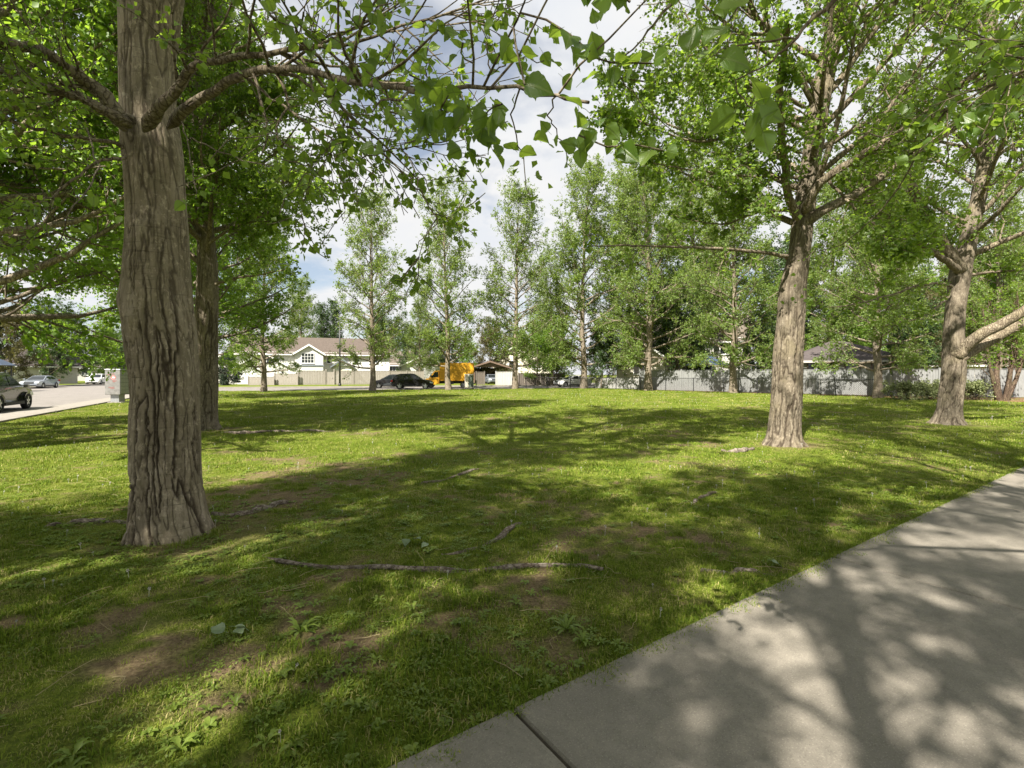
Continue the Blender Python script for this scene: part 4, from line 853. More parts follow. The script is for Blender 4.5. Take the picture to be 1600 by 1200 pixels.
for y0, y1, dens, s0, kind in ((1.2, 4.2, 560, 1.05, 0), (4.2, 7.5, 290, 1.15, 0), (7.5, 13, 42, 1.0, 1), (13, 24, 17, 1.35, 1), (24, 57, 5.0, 2.0, 1)):
    x, y = field(y0, y1, dens); b = bare_f(x, y); clump = fbm(x * 2.2, y * 2.2, 77, 3)
    k = on_lawn(x, y) & (rg.random(len(x)) > b * .80) ; x, y, b, clump = x[k], y[k], b[k], clump[k]
    XS.append(x); YS.append(y); ZS.append(hgt(x, y)); SS.append(s0 * rg.uniform(.6, 1.2, len(x)) * (.25 + 1.5 * clump) * (1 - .45 * b)); dry = rg.random(len(x)) < .08 + .75 * np.maximum(sstep(.46, .66, fbm(x * 1.7 + 9, y * 1.7, 55, 4)), b); II.append(np.where(dry, (12 if kind == 0 else 14) + rg.integers(0, 2, len(x)), rg.integers(0, 5, len(x)) if kind == 0 else 5 + rg.integers(0, 4, len(x))))
# longer fringe left uncut along the path and round the trunks
n = 5600; s = rg.uniform(-3, 22, n); l = rg.normal(size=n) * .035 * (.4 + 1.8 * vnoise(s * 3.1, s * 0, 3)) - .02; x, y = W0[0] + WU[0] * s + WN[0] * l, W0[1] + WU[1] * s + WN[1] * l
XS.append(x); YS.append(y); ZS.append(np.where(l > 0, .030, -.003)); SS.append(rg.uniform(.5, 1.15, n)); II.append(rg.integers(0, 5, n))
x, y = field(1.3, 13, 5.5); k = on_lawn(x, y) & (rg.random(len(x)) > bare_f(x, y)) & (fbm(x * .8, y * .8, 5, 2) > .42); XS.append(x[k]); YS.append(y[k]); ZS.append(hgt(x[k], y[k])); SS.append(rg.uniform(.5, 1.1, k.sum())); II.append(9 + rg.integers(0, 3, k.sum()))
cat_ = np.concatenate
for b_, rr_ in (('t1', .40), ('t2', .34), ('r1', .32), ('r2', .40)):
    n = 170; a = rg.uniform(0, 6.28, n); q = rr_ + np.abs(rg.normal(size=n)) * .06; x, y = BASES[b_][0] + np.cos(a) * q, BASES[b_][1] + np.sin(a) * q; k = vnoise(a * 1.6, a * 0, 4) > .38
    XS.append(x[k]); YS.append(y[k]); ZS.append(hgt(x[k], y[k])); SS.append(rg.uniform(.6, 1.3, k.sum())); II.append(9 + rg.integers(0, 3, k.sum()))
X, Y, Z, S, I = map(cat_, (XS, YS, ZS, SS, II))
scatter('lawn_grass', np.stack([X, Y, Z], 1), rg.uniform(0, 6.28, len(X)), S, I, TUFTS + TUFTS_L + TALL + DRY, 'mown lawn grass with thin bare patches under the poplars')

# broad weeds: dandelion rosettes with toothed leaves, clover like small leaves
def rosette(seed, n, L, w, rise=.5, toothed=True):
    rg = np.random.default_rng(seed); V, F, Rn = [], [], []
    for i in range(n):
        a = 6.283 * i / n + rg.uniform(-.3, .3); u = np.array([math.cos(a), math.sin(a), 0]); s = np.array([-u[1], u[0], 0]); ln = L * rg.uniform(.6, 1.15); e = rise * rg.uniform(.4, 1.4); m = 9; o = len(V); q = rg.uniform(0, .85)
        for j in range(m):
            t = j / (m - 1); ww = w * (.12 + 1.0 * math.sin(min(1, t * 1.02) ** .9 * 3.05) * (.55 + .45 * t)) * ((1.0 if j % 2 else .55) if toothed else 1)
            c = u * ln * t + np.array([0, 0, ln * e * (t - .75 * t * t) + .006]); V += [c - s * ww + [0, 0, .25 * ww], c, c + s * ww + [0, 0, .25 * ww]]; Rn += [q] * 3
        for j in range(m - 1):
            b = o + 3 * j; F += [(b, b + 1, b + 4), (b, b + 4, b + 3), (b + 1, b + 2, b + 5), (b + 1, b + 5, b + 4)]
    return np.array(V), np.array(F), np.array(Rn)
def clover(seed, n, spread, h, size):
    rg = np.random.default_rng(seed); V, F, Rn = [], [], []
    for i in range(n):
        c = np.array([rg.normal() * spread, rg.normal() * spread, h * rg.uniform(.4, 1.2)]); q = rg.uniform(.1, .9); a0 = rg.uniform(0, 6.28); tl = rg.normal(size=2) * .35
        for k in range(3):
            a = a0 + k * 2.094; u = np.array([math.cos(a), math.sin(a), tl[0]]); s = np.array([-u[1], u[0], tl[1]]); z = size * rg.uniform(.7, 1.2); o = len(V)
            V += [c, c + u * z * .55 + s * z * .45, c + u * z, c + u * z * .55 - s * z * .45]; F += [(o, o + 1, o + 2), (o, o + 2, o + 3)]; Rn += [q] * 4
    return np.array(V), np.array(F), np.array(Rn)
def sobj(nm, t, mat): return src_obj(nm, t[0], t[1], mat, t[2])
WEEDS = [sobj('k1_weed_rosette_a', rosette(1, 8, .075, .015, 1.3), WEED), sobj('k1_weed_rosette_b', rosette(2, 7, .06, .014, 1.1), WEED), sobj('k1_weed_rosette_c', rosette(3, 9, .09, .016, 1.6), WEED), sobj('k2_weed_broadleaf_a', rosette(4, 7, .05, .016, 1.0, False), WEED), sobj('k2_weed_broadleaf_b', rosette(5, 6, .055, .02, 1.3, False), WEED), sobj('k3_weed_clover_a', clover(6, 30, .06, .04, .016), WEED), sobj('k3_weed_clover_b', clover(7, 40, .09, .035, .015), WEED)]
x, y = field(1.25, 9.5, 95); pr = sstep(.38, .62, fbm(x * .75 + 40, y * .75, 15, 3)); k = on_lawn(x, y, .05) & (rg.random(len(x)) < .08 + .92 * pr * sstep(9.5, 4.0, y)); x, y = x[k], y[k]
I = rg.choice(7, len(x), p=[.15, .2, .06, .17, .10, .16, .16])
scatter('dandelion_weeds', np.stack([x, y, hgt(x, y)], 1), rg.uniform(0, 6.28, len(x)), rg.uniform(.38, .85, len(x)), I, WEEDS, 'dandelion rosettes and clover growing through the front lawn', 'weeds')

# seed heads on thin stalks, pale clover flowers further out, dry stalks and fallen bits
def puff(seed, h, r, tip=True):
    rg = np.random.default_rng(seed); m = MB(); k = rg.normal(size=2) * h * .15
    m.tube([(0, 0, 0), (k[0] * .4, k[1] * .4, h * .5), (k[0], k[1], h)], .0014, 3, False)
    if tip:
        c = np.array([k[0], k[1], h])
        for i in range(34):
            d = norm(rg.normal(size=3)); s = norm(np.cross(d, [.3, .5, .8])) * r * .16; q = np.cross(d, s)
            m.add([c + d * r * .2, c + d * r + s, c + d * r - s * .5 + q, c + d * r - s * .5 - q], [(0, 1, 2), (0, 2, 3), (0, 3, 1)])
    v = np.array(m.v); f = []
    for q in m.f: f += [q[:3]] + ([(q[0], q[2], q[3])] if len(q) == 4 else [])
    return v, np.array(f), np.zeros(len(v))
PUFFS = [sobj('k1_seed_stalk_a', puff(1, .055, .011), PUFF), sobj('k1_seed_stalk_b', puff(2, .085, .012), PUFF), sobj('k1_seed_stalk_c', puff(3, .035, .009), PUFF)]
def stalk(seed):
    rg = np.random.default_rng(seed); m = MB(); a = rg.uniform(0, 6.28); L = rg.uniform(.10, .28); p = [np.array([0, 0, .01])]
    for i in range(4): a += rg.normal() * .4; p.append(p[-1] + np.array([math.cos(a), math.sin(a), rg.uniform(-.05, .35) if seed % 2 else rg.uniform(-.03, .08)]) * L / 4)
    m.tube(p, .0018, 4, False); v = np.array(m.v); f = []
    for q in m.f: f += [q[:3], (q[0], q[2], q[3])]
    return v, np.array(f), np.zeros(len(v))
STALKS = [sobj('k2_dry_stalk_' + 'abcdef'[i], stalk(i), STRAW) for i in range(6)]
x, y = field(1.6, 7, 2.2); x2, y2 = field(7, 16, 1.6); x3, y3 = field(16, 48, .55); x4, y4 = field(1.4, 7.5, 9)
x = cat_([x, x2, x3]); y = cat_([y, y2, y3]); sc = cat_([np.full(len(x) - len(x2) - len(x3), 1.), np.full(len(x2), 1.1), np.full(len(x3), 1.7)]) * rg.uniform(.6, 1.1, len(x)); I = rg.integers(0, 3, len(x))
k = on_lawn(x, y, .1); x, y, sc, I = x[k], y[k], sc[k], I[k]; k = on_lawn(x4, y4, .02); x4, y4 = x4[k], y4[k]
x = cat_([x, x4]); y = cat_([y, y4]); sc = cat_([sc, rg.uniform(.5, 1.2, len(x4))]); I = cat_([I, 3 + rg.integers(0, 6, len(x4))])
scatter('seed_heads', np.stack([x, y, hgt(x, y)], 1), rg.uniform(0, 6.28, len(x)), sc, I, PUFFS + STALKS, 'white dandelion seed heads and dry stalks dotted over the lawn', 'seed heads')
# crumbs of soil, bud scales and chips lying on the path and bare soil
def crumb(seed):
    rg = np.random.default_rng(seed); n = 6; v = rg.normal(size=(n, 3)) * [1, .5, .25]; v[:, 2] = np.abs(v[:, 2])
    f = [(0, 1, 2), (0, 2, 3), (0, 3, 4), (0, 4, 5), (1, 2, 5), (2, 3, 5), (3, 4, 1)]; return v * .006, np.array(f), np.zeros(n)
CH = [sobj('bark_crumb_' + 'abcd'[i], crumb(i), BROWNTRIM) for i in range(4)]
s = rg.uniform(-2, 14, 520); l = np.abs(rg.normal(size=520)) * .8; l = np.where(l > WALK_W - .1, .05, l); xa, ya = W0[0] + WU[0] * s + WN[0] * l, W0[1] + WU[1] * s + WN[1] * l
xb, yb = field(1.4, 7, 20); k = (bare_f(xb, yb) > .3) & on_lawn(xb, yb, .02); xb, yb = xb[k], yb[k]
x = cat_([xa, xb]); y = cat_([ya, yb]); z = cat_([xa * 0 + .044, hgt(xb, yb) + .003])
scatter('bark_crumbs', np.stack([x, y, z], 1), rg.uniform(0, 6.28, len(x)), rg.uniform(.35, 1.2, len(x)), rg.integers(0, 4, len(x)), CH, 'dark bark crumbs and bud scales scattered on the path and bare soil', 'debris')

# surface roots, half sunk into the lawn
def root(pix, r, label, seed):
    rgr = np.random.default_rng(seed); q = resample(np.array([G(a, b) for a, b in pix]), 90); n = len(q); t = np.linspace(0, 1, n)
    q[:, 0] += .05 * (vnoise(t * 9, t * 0, seed) - .5); q[:, 1] += .05 * (vnoise(t * 9, t * 0 + 5, seed) - .5)
    rad = r * (.35 + .65 * np.sin(np.clip(t, .02, .98) * np.pi) ** .5) * (.7 + .6 * vnoise(t * 13, t * 0 + 9, seed))
    q[:, 2] = hgt(q[:, 0], q[:, 1]) + rad * .05 + r * 1.5 * (vnoise(t * 7, t * 0 + 3, seed + 1) - .42)
    v, f = tubes(q[None], rad[None], 14); v = v.reshape(n, 14, 3); a = np.arange(14)
    k = 1 + .35 * (vnoise(np.repeat(t[:, None] * 22, 14, 1), np.repeat(a[None] * .9, n, 0), seed + 4) - .5) - .22 * (vnoise(np.repeat(t[:, None] * 5, 14, 1), np.repeat(a[None] * 2.3, n, 0), seed + 6) > .62)
    v = q[:, None] + (v - q[:, None]) * k[..., None]
    o = link('tree_root', mesh_np('tree_root', v.reshape(-1, 3), f, True), ROOT, None, label=label, cat='tree root', group='surface roots in the lawn')
root([(412, 872), (440, 882), (500, 889), (560, 888), (620, 890), (700, 893), (780, 890), (840, 884), (900, 887), (938, 894)], .030, 'longest bare root crossing the middle of the front lawn', 1)
root([(690, 866), (735, 858), (770, 846), (800, 828), (816, 815)], .030, 'short pale root slanting away behind the longest root', 2)
root([(332, 806), (370, 806), (398, 800), (425, 793), (450, 784)], .045, 'thick pale root beside the base of the big furrowed poplar', 3)
root([(652, 758), (690, 751), (720, 742), (746, 734)], .032, 'weathered root in the middle distance of the shaded lawn', 4)
root([(1090, 892), (1130, 896), (1170, 894), (1208, 900)], .020, 'thin root near the edge of the concrete path', 5)
root([(1080, 786), (1100, 778), (1120, 770)], .03, 'small root stub in the shade left of the path', 6)
root([(1128, 706), (1150, 707), (1180, 703)], .05, 'low root running left from the forking poplar base', 7)
root([(345, 676), (390, 678), (450, 674), (520, 675)], .05, 'long root running right from the second poplar base', 8)
root([(60, 826), (110, 818), (170, 814), (200, 818)], .03, 'root running left from the big furrowed poplar base', 9)
# fallen leafy sprigs lying on the grass
def sprig(px, py, seed, label, n=3, s=.065):
    rgs = np.random.default_rng(seed); p = G(px, py); t = empty('fallen_leaf', p, 0, label=label, cat='fallen leaf', group='grey green leaves fallen on the lawn')
    for i in range(n):
        me = LEAVES[(seed + i) % 14]; o = link('leaf', me, None, t); o.location = (rgs.normal() * .05, rgs.normal() * .03, .045 + .012 * i); o.scale = [s * rgs.uniform(.8, 1.2)] * 3; o.rotation_euler = (rgs.uniform(-.35, .35), rgs.uniform(-.35, .35), rgs.uniform(0, 6.28))
        o.data = o.data.copy(); o.data.materials.clear(); o.data.materials.append(FALLEN)
FALLEN = leaf_mat('fallen_leaf', (.13, .18, .09), (.19, .25, .14), (.26, .32, .19), (.15, .2, .08), tw=.15)
sprig(652, 852, 3, 'pale leaves fallen behind the longest root')
sprig(350, 1000, 6, 'pale leaves fallen in front of the big poplar, lower left', 3, .07)
sprig(1205, 885, 2, 'single pale leaf fallen beside the path', 1, .08)
# two bigger dandelion plants one can pick out near the path
for i, (px, py, lab) in enumerate([(885, 985, 'dandelion plant with long toothed leaves in a sunny patch by the path corner'), (470, 990, 'dandelion plant in the front grass left of the middle')]):
    v, f, rn = rosette(60 + i, 13, .12, .015, 1.2); me = mesh_np('dandelion_plant', v, f, False, {'rnd': rn}); o = link('dandelion_plant', me, WEED, None, label=lab, cat='weed'); o.location = G(px, py)

# ------------------------------------------------------------------ fences
def board_panel(L, h, n, name, mat, t=.02, cap=True):
    m = MB(); w = L / n
    for i in range(n):
        x = i * w; o = .006 * ((i * 7) % 3) + (.012 if i % 2 else 0); m.box(x + .006, x + w - .006, -t + o, o, .04, h - .012 * ((i * 5) % 3))
    m.box(0, L, .014, .05, .25, .34); m.box(0, L, .014, .05, h - .36, h - .27)
    me = m.mesh(name); me.materials.append(mat); return me
def fence(name, a, b, h, L, mat, label, post_h=.08, boards=16, group=None, cap=True, post=.11):
    a, b = np.array(a, float), np.array(b, float); D = np.linalg.norm(b - a); n = max(1, round(D / L)); L = D / n; ang = math.atan2(b[1] - a[1], b[0] - a[0])
    t = empty(name, (a[0], a[1], 0), ang, label=label, cat='fence', group=group)
    pm = board_panel(L - post, h, boards, 'fence_panel', mat); q = MB(); q.box(-post / 2, post / 2, -post / 2 - .02, post / 2 - .02, 0, h + post_h); q.prism([(-post / 2 - .015, h + post_h), (post / 2 + .015, h + post_h), (0, h + post_h + .05)], -post / 2 - .035, post / 2 - .005); po = q.mesh('fence_post'); po.materials.append(mat)
    c = MB(); c.box(post / 2, L - post / 2, -.045, .055, h, h + .035); cm = c.mesh('fence_cap'); cm.materials.append(mat)
    for i in range(n + 1):
        o = link('fence_post', po, None, t); o.location = (i * L, 0, 0)
        if i < n:
            o = link('fence_panel', pm, None, t); o.location = (i * L + post / 2, 0, 0)
            if cap: o = link('fence_cap', cm, None, t); o.location = (i * L, 0, 0)
    return t
def Q(px, d): return np.array([(px - 800) / FPX * d, d])
fence('board_fence', Q(388, 66.0), Q(428, 66.6), 1.25, 2.2, FENCE_TAN, 'low tan board fence in front of the white house, left end')
fence('board_fence', Q(429, 67.0), Q(465, 67.6), 1.70, 2.4, FENCE_TAN, 'middle height tan board fence between the low and the tall part')
fence('board_fence', Q(466, 68.0), Q(508, 69.4), 2.12, 2.4, FENCE_TAN, 'tall tan board fence left of the garden gate')
fence('board_fence', Q(523, 69.8), Q(662, 74.5), 2.12, 2.6, FENCE_TAN, 'long tall tan board fence behind the dark parked cars')
def gate():
    a, b = Q(509.5, 69.5), Q(522, 69.7); L = np.linalg.norm(b - a); t = empty('garden_gate', (a[0], a[1], 0), math.atan2(b[1] - a[1], b[0] - a[0]), label='tan garden gate below the porch roof of the white house', cat='gate')
    m = MB(); n = 7
    for i in range(n): m.box(i * L / n + .01, (i + 1) * L / n - .01, -.02 + .008 * (i % 2), .008 * (i % 2), .06, 1.95)
    m.build('gate_leaf', FENCE_TAN, t); m = MB(); m.box(-.07, .07, -.08, .08, 0, 2.35).box(L - .07, L + .07, -.08, .08, 0, 2.35); m.build('gate_post', FENCE_TAN, t); MB().box(L - .22, L - .16, -.06, -.02, 1.0, 1.12).build('latch', BLACK, t)
gate()
fence('board_fence', Q(744, 69), Q(757, 69.5), 1.95, 2.4, FENCE_DK, 'short dark wood fence at the back of the yellow truck')
fence('board_fence', Q(775, 68), Q(808, 66), 1.95, 2.4, FENCE_WHITE, 'white board fence between the carport and the tall poplar')
fence('board_fence', Q(810, 66), Q(882, 70), 1.75, 2.4, FENCE_DK, 'dark weathered fence behind the wire fence right of the middle')
fence('board_fence', Q(931, 55.6), Q(998, 51.6), 1.22, 2.4, FENCE_WHITE, 'low white board fence left of the cream wall')
fence('board_fence', (13.4, 50.6), (27.6, 35.4), 1.98, 2.4, FENCE_GREY, 'tall grey board fence running behind the wire fence on the right')
fence('board_fence', (27.8, 35.2), (35.5, 32.6), 1.95, 2.4, FENCE_GREY, 'grey board fence behind the pale shrubs')
def chain_fence(pts, h, label, sp=3.0):
    a = np.array(pts[0]); t = empty('chain_link_fence', (a[0], a[1], 0), label=label, cat='fence'); rel = [np.array(p) - a for p in pts]
    mesh = MB(); posts = []
    for p, q in zip(rel, rel[1:]):
        D = np.linalg.norm(q - p); n = max(1, round(D / sp)); u = (q - p) / D
        for i in range(n + (q is rel[-1])): posts.append(p + u * D * i / n)
        m = MB(); m.tube([(*p, h), (*((p + q) / 2), h - .01), (*q, h)], .028, 6); m.build('top_rail', BLACK, t); m = MB(); m.tube([(*p, .08), (*q, .08)], .008, 4); m.build('bottom_wire', BLACK, t)
        k = int(D / .11)
        for i in range(k):
            for s in (0, 1):
                x0, x1 = i * .11, i * .11 + .9
                if x1 > D: continue
                za, zb = (.06, h - .02) if s else (h - .02, .06); A_, B_ = p + u * x0, p + u * x1; w = u * .006
                mesh.add([(*(A_ - w), za), (*(A_ + w), za), (*(B_ + w), zb), (*(B_ - w), zb)], [(0, 1, 2, 3)])
    mesh.build('wire_mesh', BLACK, t, kind='stuff')
    pm = MB().tube([(0, 0, 0), (0, 0, h + .05)], .036, 8).mesh('post'); pm.materials.append(BLACK)
    for i, p in enumerate(posts):
        o = link('post', pm, None, t); o.location = (p[0], p[1], 0)
        if abs(i - len(posts) + 2) < 1: o.rotation_euler.y = -.08
chain_fence([Q(822, 57.2), Q(928, 53.5), (12.9, 48.6), (26.2, 34.2)], 1.25, 'black wire fence along the back and right edge of the lawn')
def bar_fence():
    t = empty('metal_bar_fence', (30.6, 27.8, 0), math.atan2(-2.2, 4.4), label='black metal bar fence at the right edge beyond the mulch bed', cat='fence')
    for i in range(3): MB().box(i * 2.2 - .035, i * 2.2 + .035, -.035, .035, 0, 1.75).build('post', BLACK, t)
    m = MB(); m.box(0, 4.4, -.02, .02, 1.5, 1.54).box(0, 4.4, -.02, .02, .2, .24); m.build('rail', BLACK, t)
    m = MB(); [m.box(i * .12 - .008, i * .12 + .008, -.008, .008, .1, 1.6) for i in range(1, 37)]; m.build('bar', BLACK, t, kind='stuff')
bar_fence()

# ------------------------------------------------------------------ houses
def roof_gable(t, x0, x1, y0, y1, eave, ridge, axis, mat, oh=.5, trim=TRIM, wall=None):
    th = .16
    if axis == 'x':
        c = (y0 + y1) / 2; k = (ridge - eave) / ((y1 - y0) / 2); p = [(y0 - oh, eave - k * oh), (c, ridge), (y1 + oh, eave - k * oh)]; poly = p + [(y1 + oh, eave - k * oh - th), (c, ridge - th), (y0 - oh, eave - k * oh - th)]
        MB().prism(poly, x0 - oh, x1 + oh, 'x').build('roof', mat, t)
        m = MB(); m.box(x0 - oh, x1 + oh, y0 - oh - .12, y0 - oh - .004, eave - k * oh - th - .02, eave - k * oh - .03); m.build('gutter', trim, t)
        if wall:
            m = MB()
            for x in (x0, x1 - .1): m.prism([(y0 + .02, eave - .1), (y1 - .02, eave - .1), (c, ridge - th - .02)], x + .003, x + .097, 'x')
            m.build('gable', wall, t)
    else:
        c = (x0 + x1) / 2; k = (ridge - eave) / ((x1 - x0) / 2); p = [(x0 - oh, eave - k * oh), (c, ridge), (x1 + oh, eave - k * oh)]; poly = p + [(x1 + oh, eave - k * oh - th), (c, ridge - th), (x0 - oh, eave - k * oh - th)]
        MB().prism(poly, y0 - oh, y1, 'y').build('roof', mat, t)
        m = MB(); a = .05
        m.prism([(x0 - oh, eave - k * oh + .02), (c, ridge + .02), (x1 + oh, eave - k * oh + .02), (x1 + oh, eave - k * oh - th - a), (c, ridge - th - a - .04), (x0 - oh, eave - k * oh - th - a)], y0 - oh - .05, y0 - oh - .004, 'y'); m.build('bargeboard', trim, t)
        if wall: MB().prism([(x0 + .02, eave - .1), (x1 - .02, eave - .1), (c, ridge - th - .05)], y0 + .003, y0 + .097, 'y').build('gable', wall, t)
def roof_hip(t, x0, x1, y0, y1, eave, ridge, mat, oh=.6, trim=BROWNTRIM):
    a0, a1, b0, b1 = x0 - oh, x1 + oh, y0 - oh, y1 + oh; c = (b0 + b1) / 2; r = (b1 - b0) / 2
    m = MB(); m.add([(a0, b0, eave), (a1, b0, eave), (a1, b1, eave), (a0, b1, eave), (a0 + r, c, ridge), (a1 - r, c, ridge)], [(0, 1, 5, 4), (1, 2, 5), (2, 3, 4, 5), (3, 0, 4), (0, 3, 2, 1)]); m.build('roof', mat, t)
    MB().box(a0, a1, b0 - .1, b0 - .004, eave - .2, eave - .01).build('gutter', trim, t)
def siding(t, x0, x1, y0, y1, h, mat, name='wall', lap=.24):
    m = MB(); n = max(1, int(h / lap)); dz = h / n
    for i in range(n):
        z = i * dz; v = [(x0, y0, z + dz), (x1, y0, z + dz), (x1 + .0, y0 - .02, z), (x0 - .0, y0 - .02, z)]; m.add(v, [(0, 1, 2, 3)]); m.add([(x0, y0 - .02, z), (x1, y0 - .02, z), (x1, y0, z), (x0, y0, z)], [(0, 1, 2, 3)])
    m.add([(x0, y0, 0), (x0, y1, 0), (x0, y1, h), (x0, y0, h)], [(0, 1, 2, 3)]); m.add([(x1, y0, 0), (x1, y1, 0), (x1, y1, h), (x1, y0, h)], [(0, 1, 2, 3)]); m.add([(x0, y1, 0), (x1, y1, 0), (x1, y1, h), (x0, y1, h)], [(0, 1, 2, 3)])
    return m.build(name, mat, t)
def window(t, x, z, w, h, y, cols=2, rows=1, trim=TRIM):
    y -= .03; f = MB(); e = .09
    f.box(x - w / 2 - e, x + w / 2 + e, y - .05, y, z + h / 2, z + h / 2 + e).box(x - w / 2 - e, x + w / 2 + e, y - .05, y, z - h / 2 - e, z - h / 2).box(x - w / 2 - e, x - w / 2, y - .05, y, z - h / 2, z + h / 2).box(x + w / 2, x + w / 2 + e, y - .05, y, z - h / 2, z + h / 2)
    for i in range(1, cols): f.box(x - w / 2 + w * i / cols - .025, x - w / 2 + w * i / cols + .025, y - .04, y, z - h / 2, z + h / 2)
    for i in range(1, rows): f.box(x - w / 2, x + w / 2, y - .036, y, z - h / 2 + h * i / rows - .02, z - h / 2 + h * i / rows + .02)
    o = f.build('window', trim, t); MB().box(x - w / 2, x + w / 2, y - .015, y - .002, z - h / 2, z + h / 2).build('pane', GLASS, o); MB().box(x - w / 2 - .15, x + w / 2 + .15, y - .12, y - .053, z - h / 2 - e - .04, z - h / 2 - e).build('sill', trim, o); return o
def house(px, d, rz, label, name='house'): p = Q(px, d); return empty(name, (p[0], p[1], .1), rz, label=label, cat='house')
# white house with brown roof left of the middle
t = house(488, 76, .30, 'white bilevel house with brown roof and a gabled window bay behind the tan fence')
siding(t, -11.5, 11.8, 0, 9, 5.0, WHITE); roof_gable(t, -11.5, 11.8, 0, 9, 4.95, 7.6, 'x', ROOF_BR, wall=WHITE)
siding(t, -2.3, 1.7, -1.6, .0, 4.9, WHITE, 'bay_wall'); roof_gable(t, -2.3, 1.7, -1.6, 4, 4.85, 6.15, 'y', ROOF_BR, oh=.4, wall=WHITE)
window(t, -.5, 4.0, 1.7, 1.45, -1.62, 4, 3); window(t, 2.45, 4.0, .5, 1.45, -.02, 1, 3); window(t, 9.2, 4.0, 1.3, 1.2, -.02, 2); window(t, -6.5, 4.0, 1.5, 1.3, -.02, 2, 2); window(t, 6.6, 4.0, 1.0, 1.0, -.02, 1)
MB().box(-2.45, 1.85, -1.72, -1.63, 2.75, 3.0).build('trim_board', P_SILVER, t)
siding(t, 3.2, 5.9, -1.0, 0, 2.9, WHITE, 'porch_wall'); roof_gable(t, 3.1, 6.0, -1.3, 1, 2.95, 3.95, 'y', ROOF_BR, oh=.35, trim=P_SILVER, wall=WHITE)
o = MB().box(4.2, 5.3, -1.10, -1.03, .1, 2.3).build('door', CREAM, t); MB().box(4.45, 5.05, -1.12, -1.103, 1.1, 2.0).build('door_pane', GLASS, o); MB().box(5.16, 5.22, -1.15, -1.103, 1.0, 1.14).build('door_handle', BLACK, o)
MB().box(8.4, 9.2, 5.6, 6.4, 5.2, 8.3).build('chimney', CREAM, t)
t = house(412, 74, .30, 'low white garage wing with grey side at the left end of the white house', 'house_wing')
siding(t, -3.5, 3.4, 0, 6, 3.0, WHITE); roof_gable(t, -3.5, 3.4, 0, 6, 2.95, 5.0, 'y', ROOF_BR, wall=WHITE)
o = MB().box(-1.6, 1.6, -.08, -.03, .05, 2.3).build('garage_door', TRIM, t); [MB().box(-1.55, 1.55, -.095, -.083, .1 + i * .55, .57 + i * .55).build('door_panel', WHITE, o) for i in range(4)]
MB().box(2.5, 2.75, -.15, -.03, 1.6, 2.0).build('wall_lamp', BLACK, t)
t = house(366, 80, .1, 'pale grey house end behind the spruce at left'); siding(t, -3, 3.5, 0, 8, 4.2, GREYW); roof_gable(t, -3, 3.5, 0, 8, 4.1, 6.0, 'y', ROOF_BR, wall=GREYW); window(t, .5, 2.6, 1.2, 1.3, -.02, 2); MB().box(2.1, 2.6, -.5, -.03, 0, 4.1).build('corner_post', TRIM, t)
t = house(628, 92, .25, 'far white house with tan roof between the white house and the truck'); siding(t, -4.5, 5, 0, 9, 3.6, WHITE); roof_gable(t, -4.5, 5, 0, 9, 3.55, 6.2, 'x', ROOF_TAN, wall=WHITE); window(t, -2, 2.4, 1.6, 1.2, -.02, 3); window(t, 2.2, 2.4, 1.6, 1.2, -.02, 3)
t = house(662, 88, .2, 'small white gabled house above the cab of the yellow truck'); siding(t, -4, 4, 0, 8, 3.2, WHITE); roof_gable(t, -4, 4, 0, 8, 3.15, 5.1, 'y', ROOF_TAN, wall=WHITE); window(t, -.6, 2.5, 1.5, 1.4, -.02, 2, 2)
t = house(820, 84, .1, 'tan gabled house behind the white fence right of the truck'); siding(t, -5, 5, 0, 9, 4.6, CREAM); roof_gable(t, -5, 5, 0, 9, 4.55, 7.6, 'y', ROOF_BR, wall=CREAM); window(t, -2, 3.2, 1.4, 1.3, -.02, 2); window(t, 2, 3.2, 1.4, 1.3, -.02, 2)
t = house(766, 78, .05, 'open brown carport behind the back of the yellow truck', 'carport'); t['category'] = 'carport'
for x in (-2.6, 2.6): MB().box(x - .12, x + .12, 0, .24, 0, 2.6).build('post', BROWNTRIM, t)
MB().box(-2.7, 2.7, 5.8, 6, 0, 2.6).build('back_wall', BROWNTRIM, t); MB().box(-2.9, -2.7, .3, 5.8, 0, 2.6).build('side_wall', BROWNTRIM, t); roof_gable(t, -2.9, 2.9, 0, 6, 2.75, 3.7, 'y', ROOF_BR, wall=BROWNTRIM, trim=BROWNTRIM)
t = house(1060, 62, -.55, 'big two storey grey house behind the dense dark tree'); siding(t, -5.5, 7.5, 0, 9, 6.0, GREYW); roof_gable(t, -5.5, 7.5, 0, 9, 5.9, 9.3, 'x', ROOF_TAN, wall=GREYW); window(t, -3, 4.6, 1.6, 1.4, -.02, 2); window(t, 2, 4.6, 1.6, 1.4, -.02, 2); window(t, 5.6, 4.6, 1.2, 1.2, -.02, 2); window(t, 3.5, 1.7, 2.0, 1.6, -.02, 3)
t = house(1003, 56, -.5, 'cream house wall behind the low white fence'); siding(t, -3, 2.6, 0, 6, 3.7, CREAM); roof_gable(t, -3, 2.6, 0, 6, 3.6, 5.6, 'y', ROOF_DK, wall=CREAM); window(t, -.3, 2.2, 1.2, 1.2, -.02, 2)
t = house(1332, 41.5, -.38, 'low bungalow with dark hipped roof behind the grey board fence'); siding(t, -4.6, 3.9, 0, 7.5, 2.7, GREYW); roof_hip(t, -4.6, 3.9, 0, 7.5, 2.72, 4.6, ROOF_DK, trim=GREYW); window(t, -2.2, 2.1, 2.2, .7, -.02, 3, trim=BROWNTRIM); window(t, 2.0, 2.1, 1.2, .7, -.02, 2, trim=BROWNTRIM); window(t, .0, 2.1, 1.0, .7, -.02, 2, trim=BROWNTRIM)
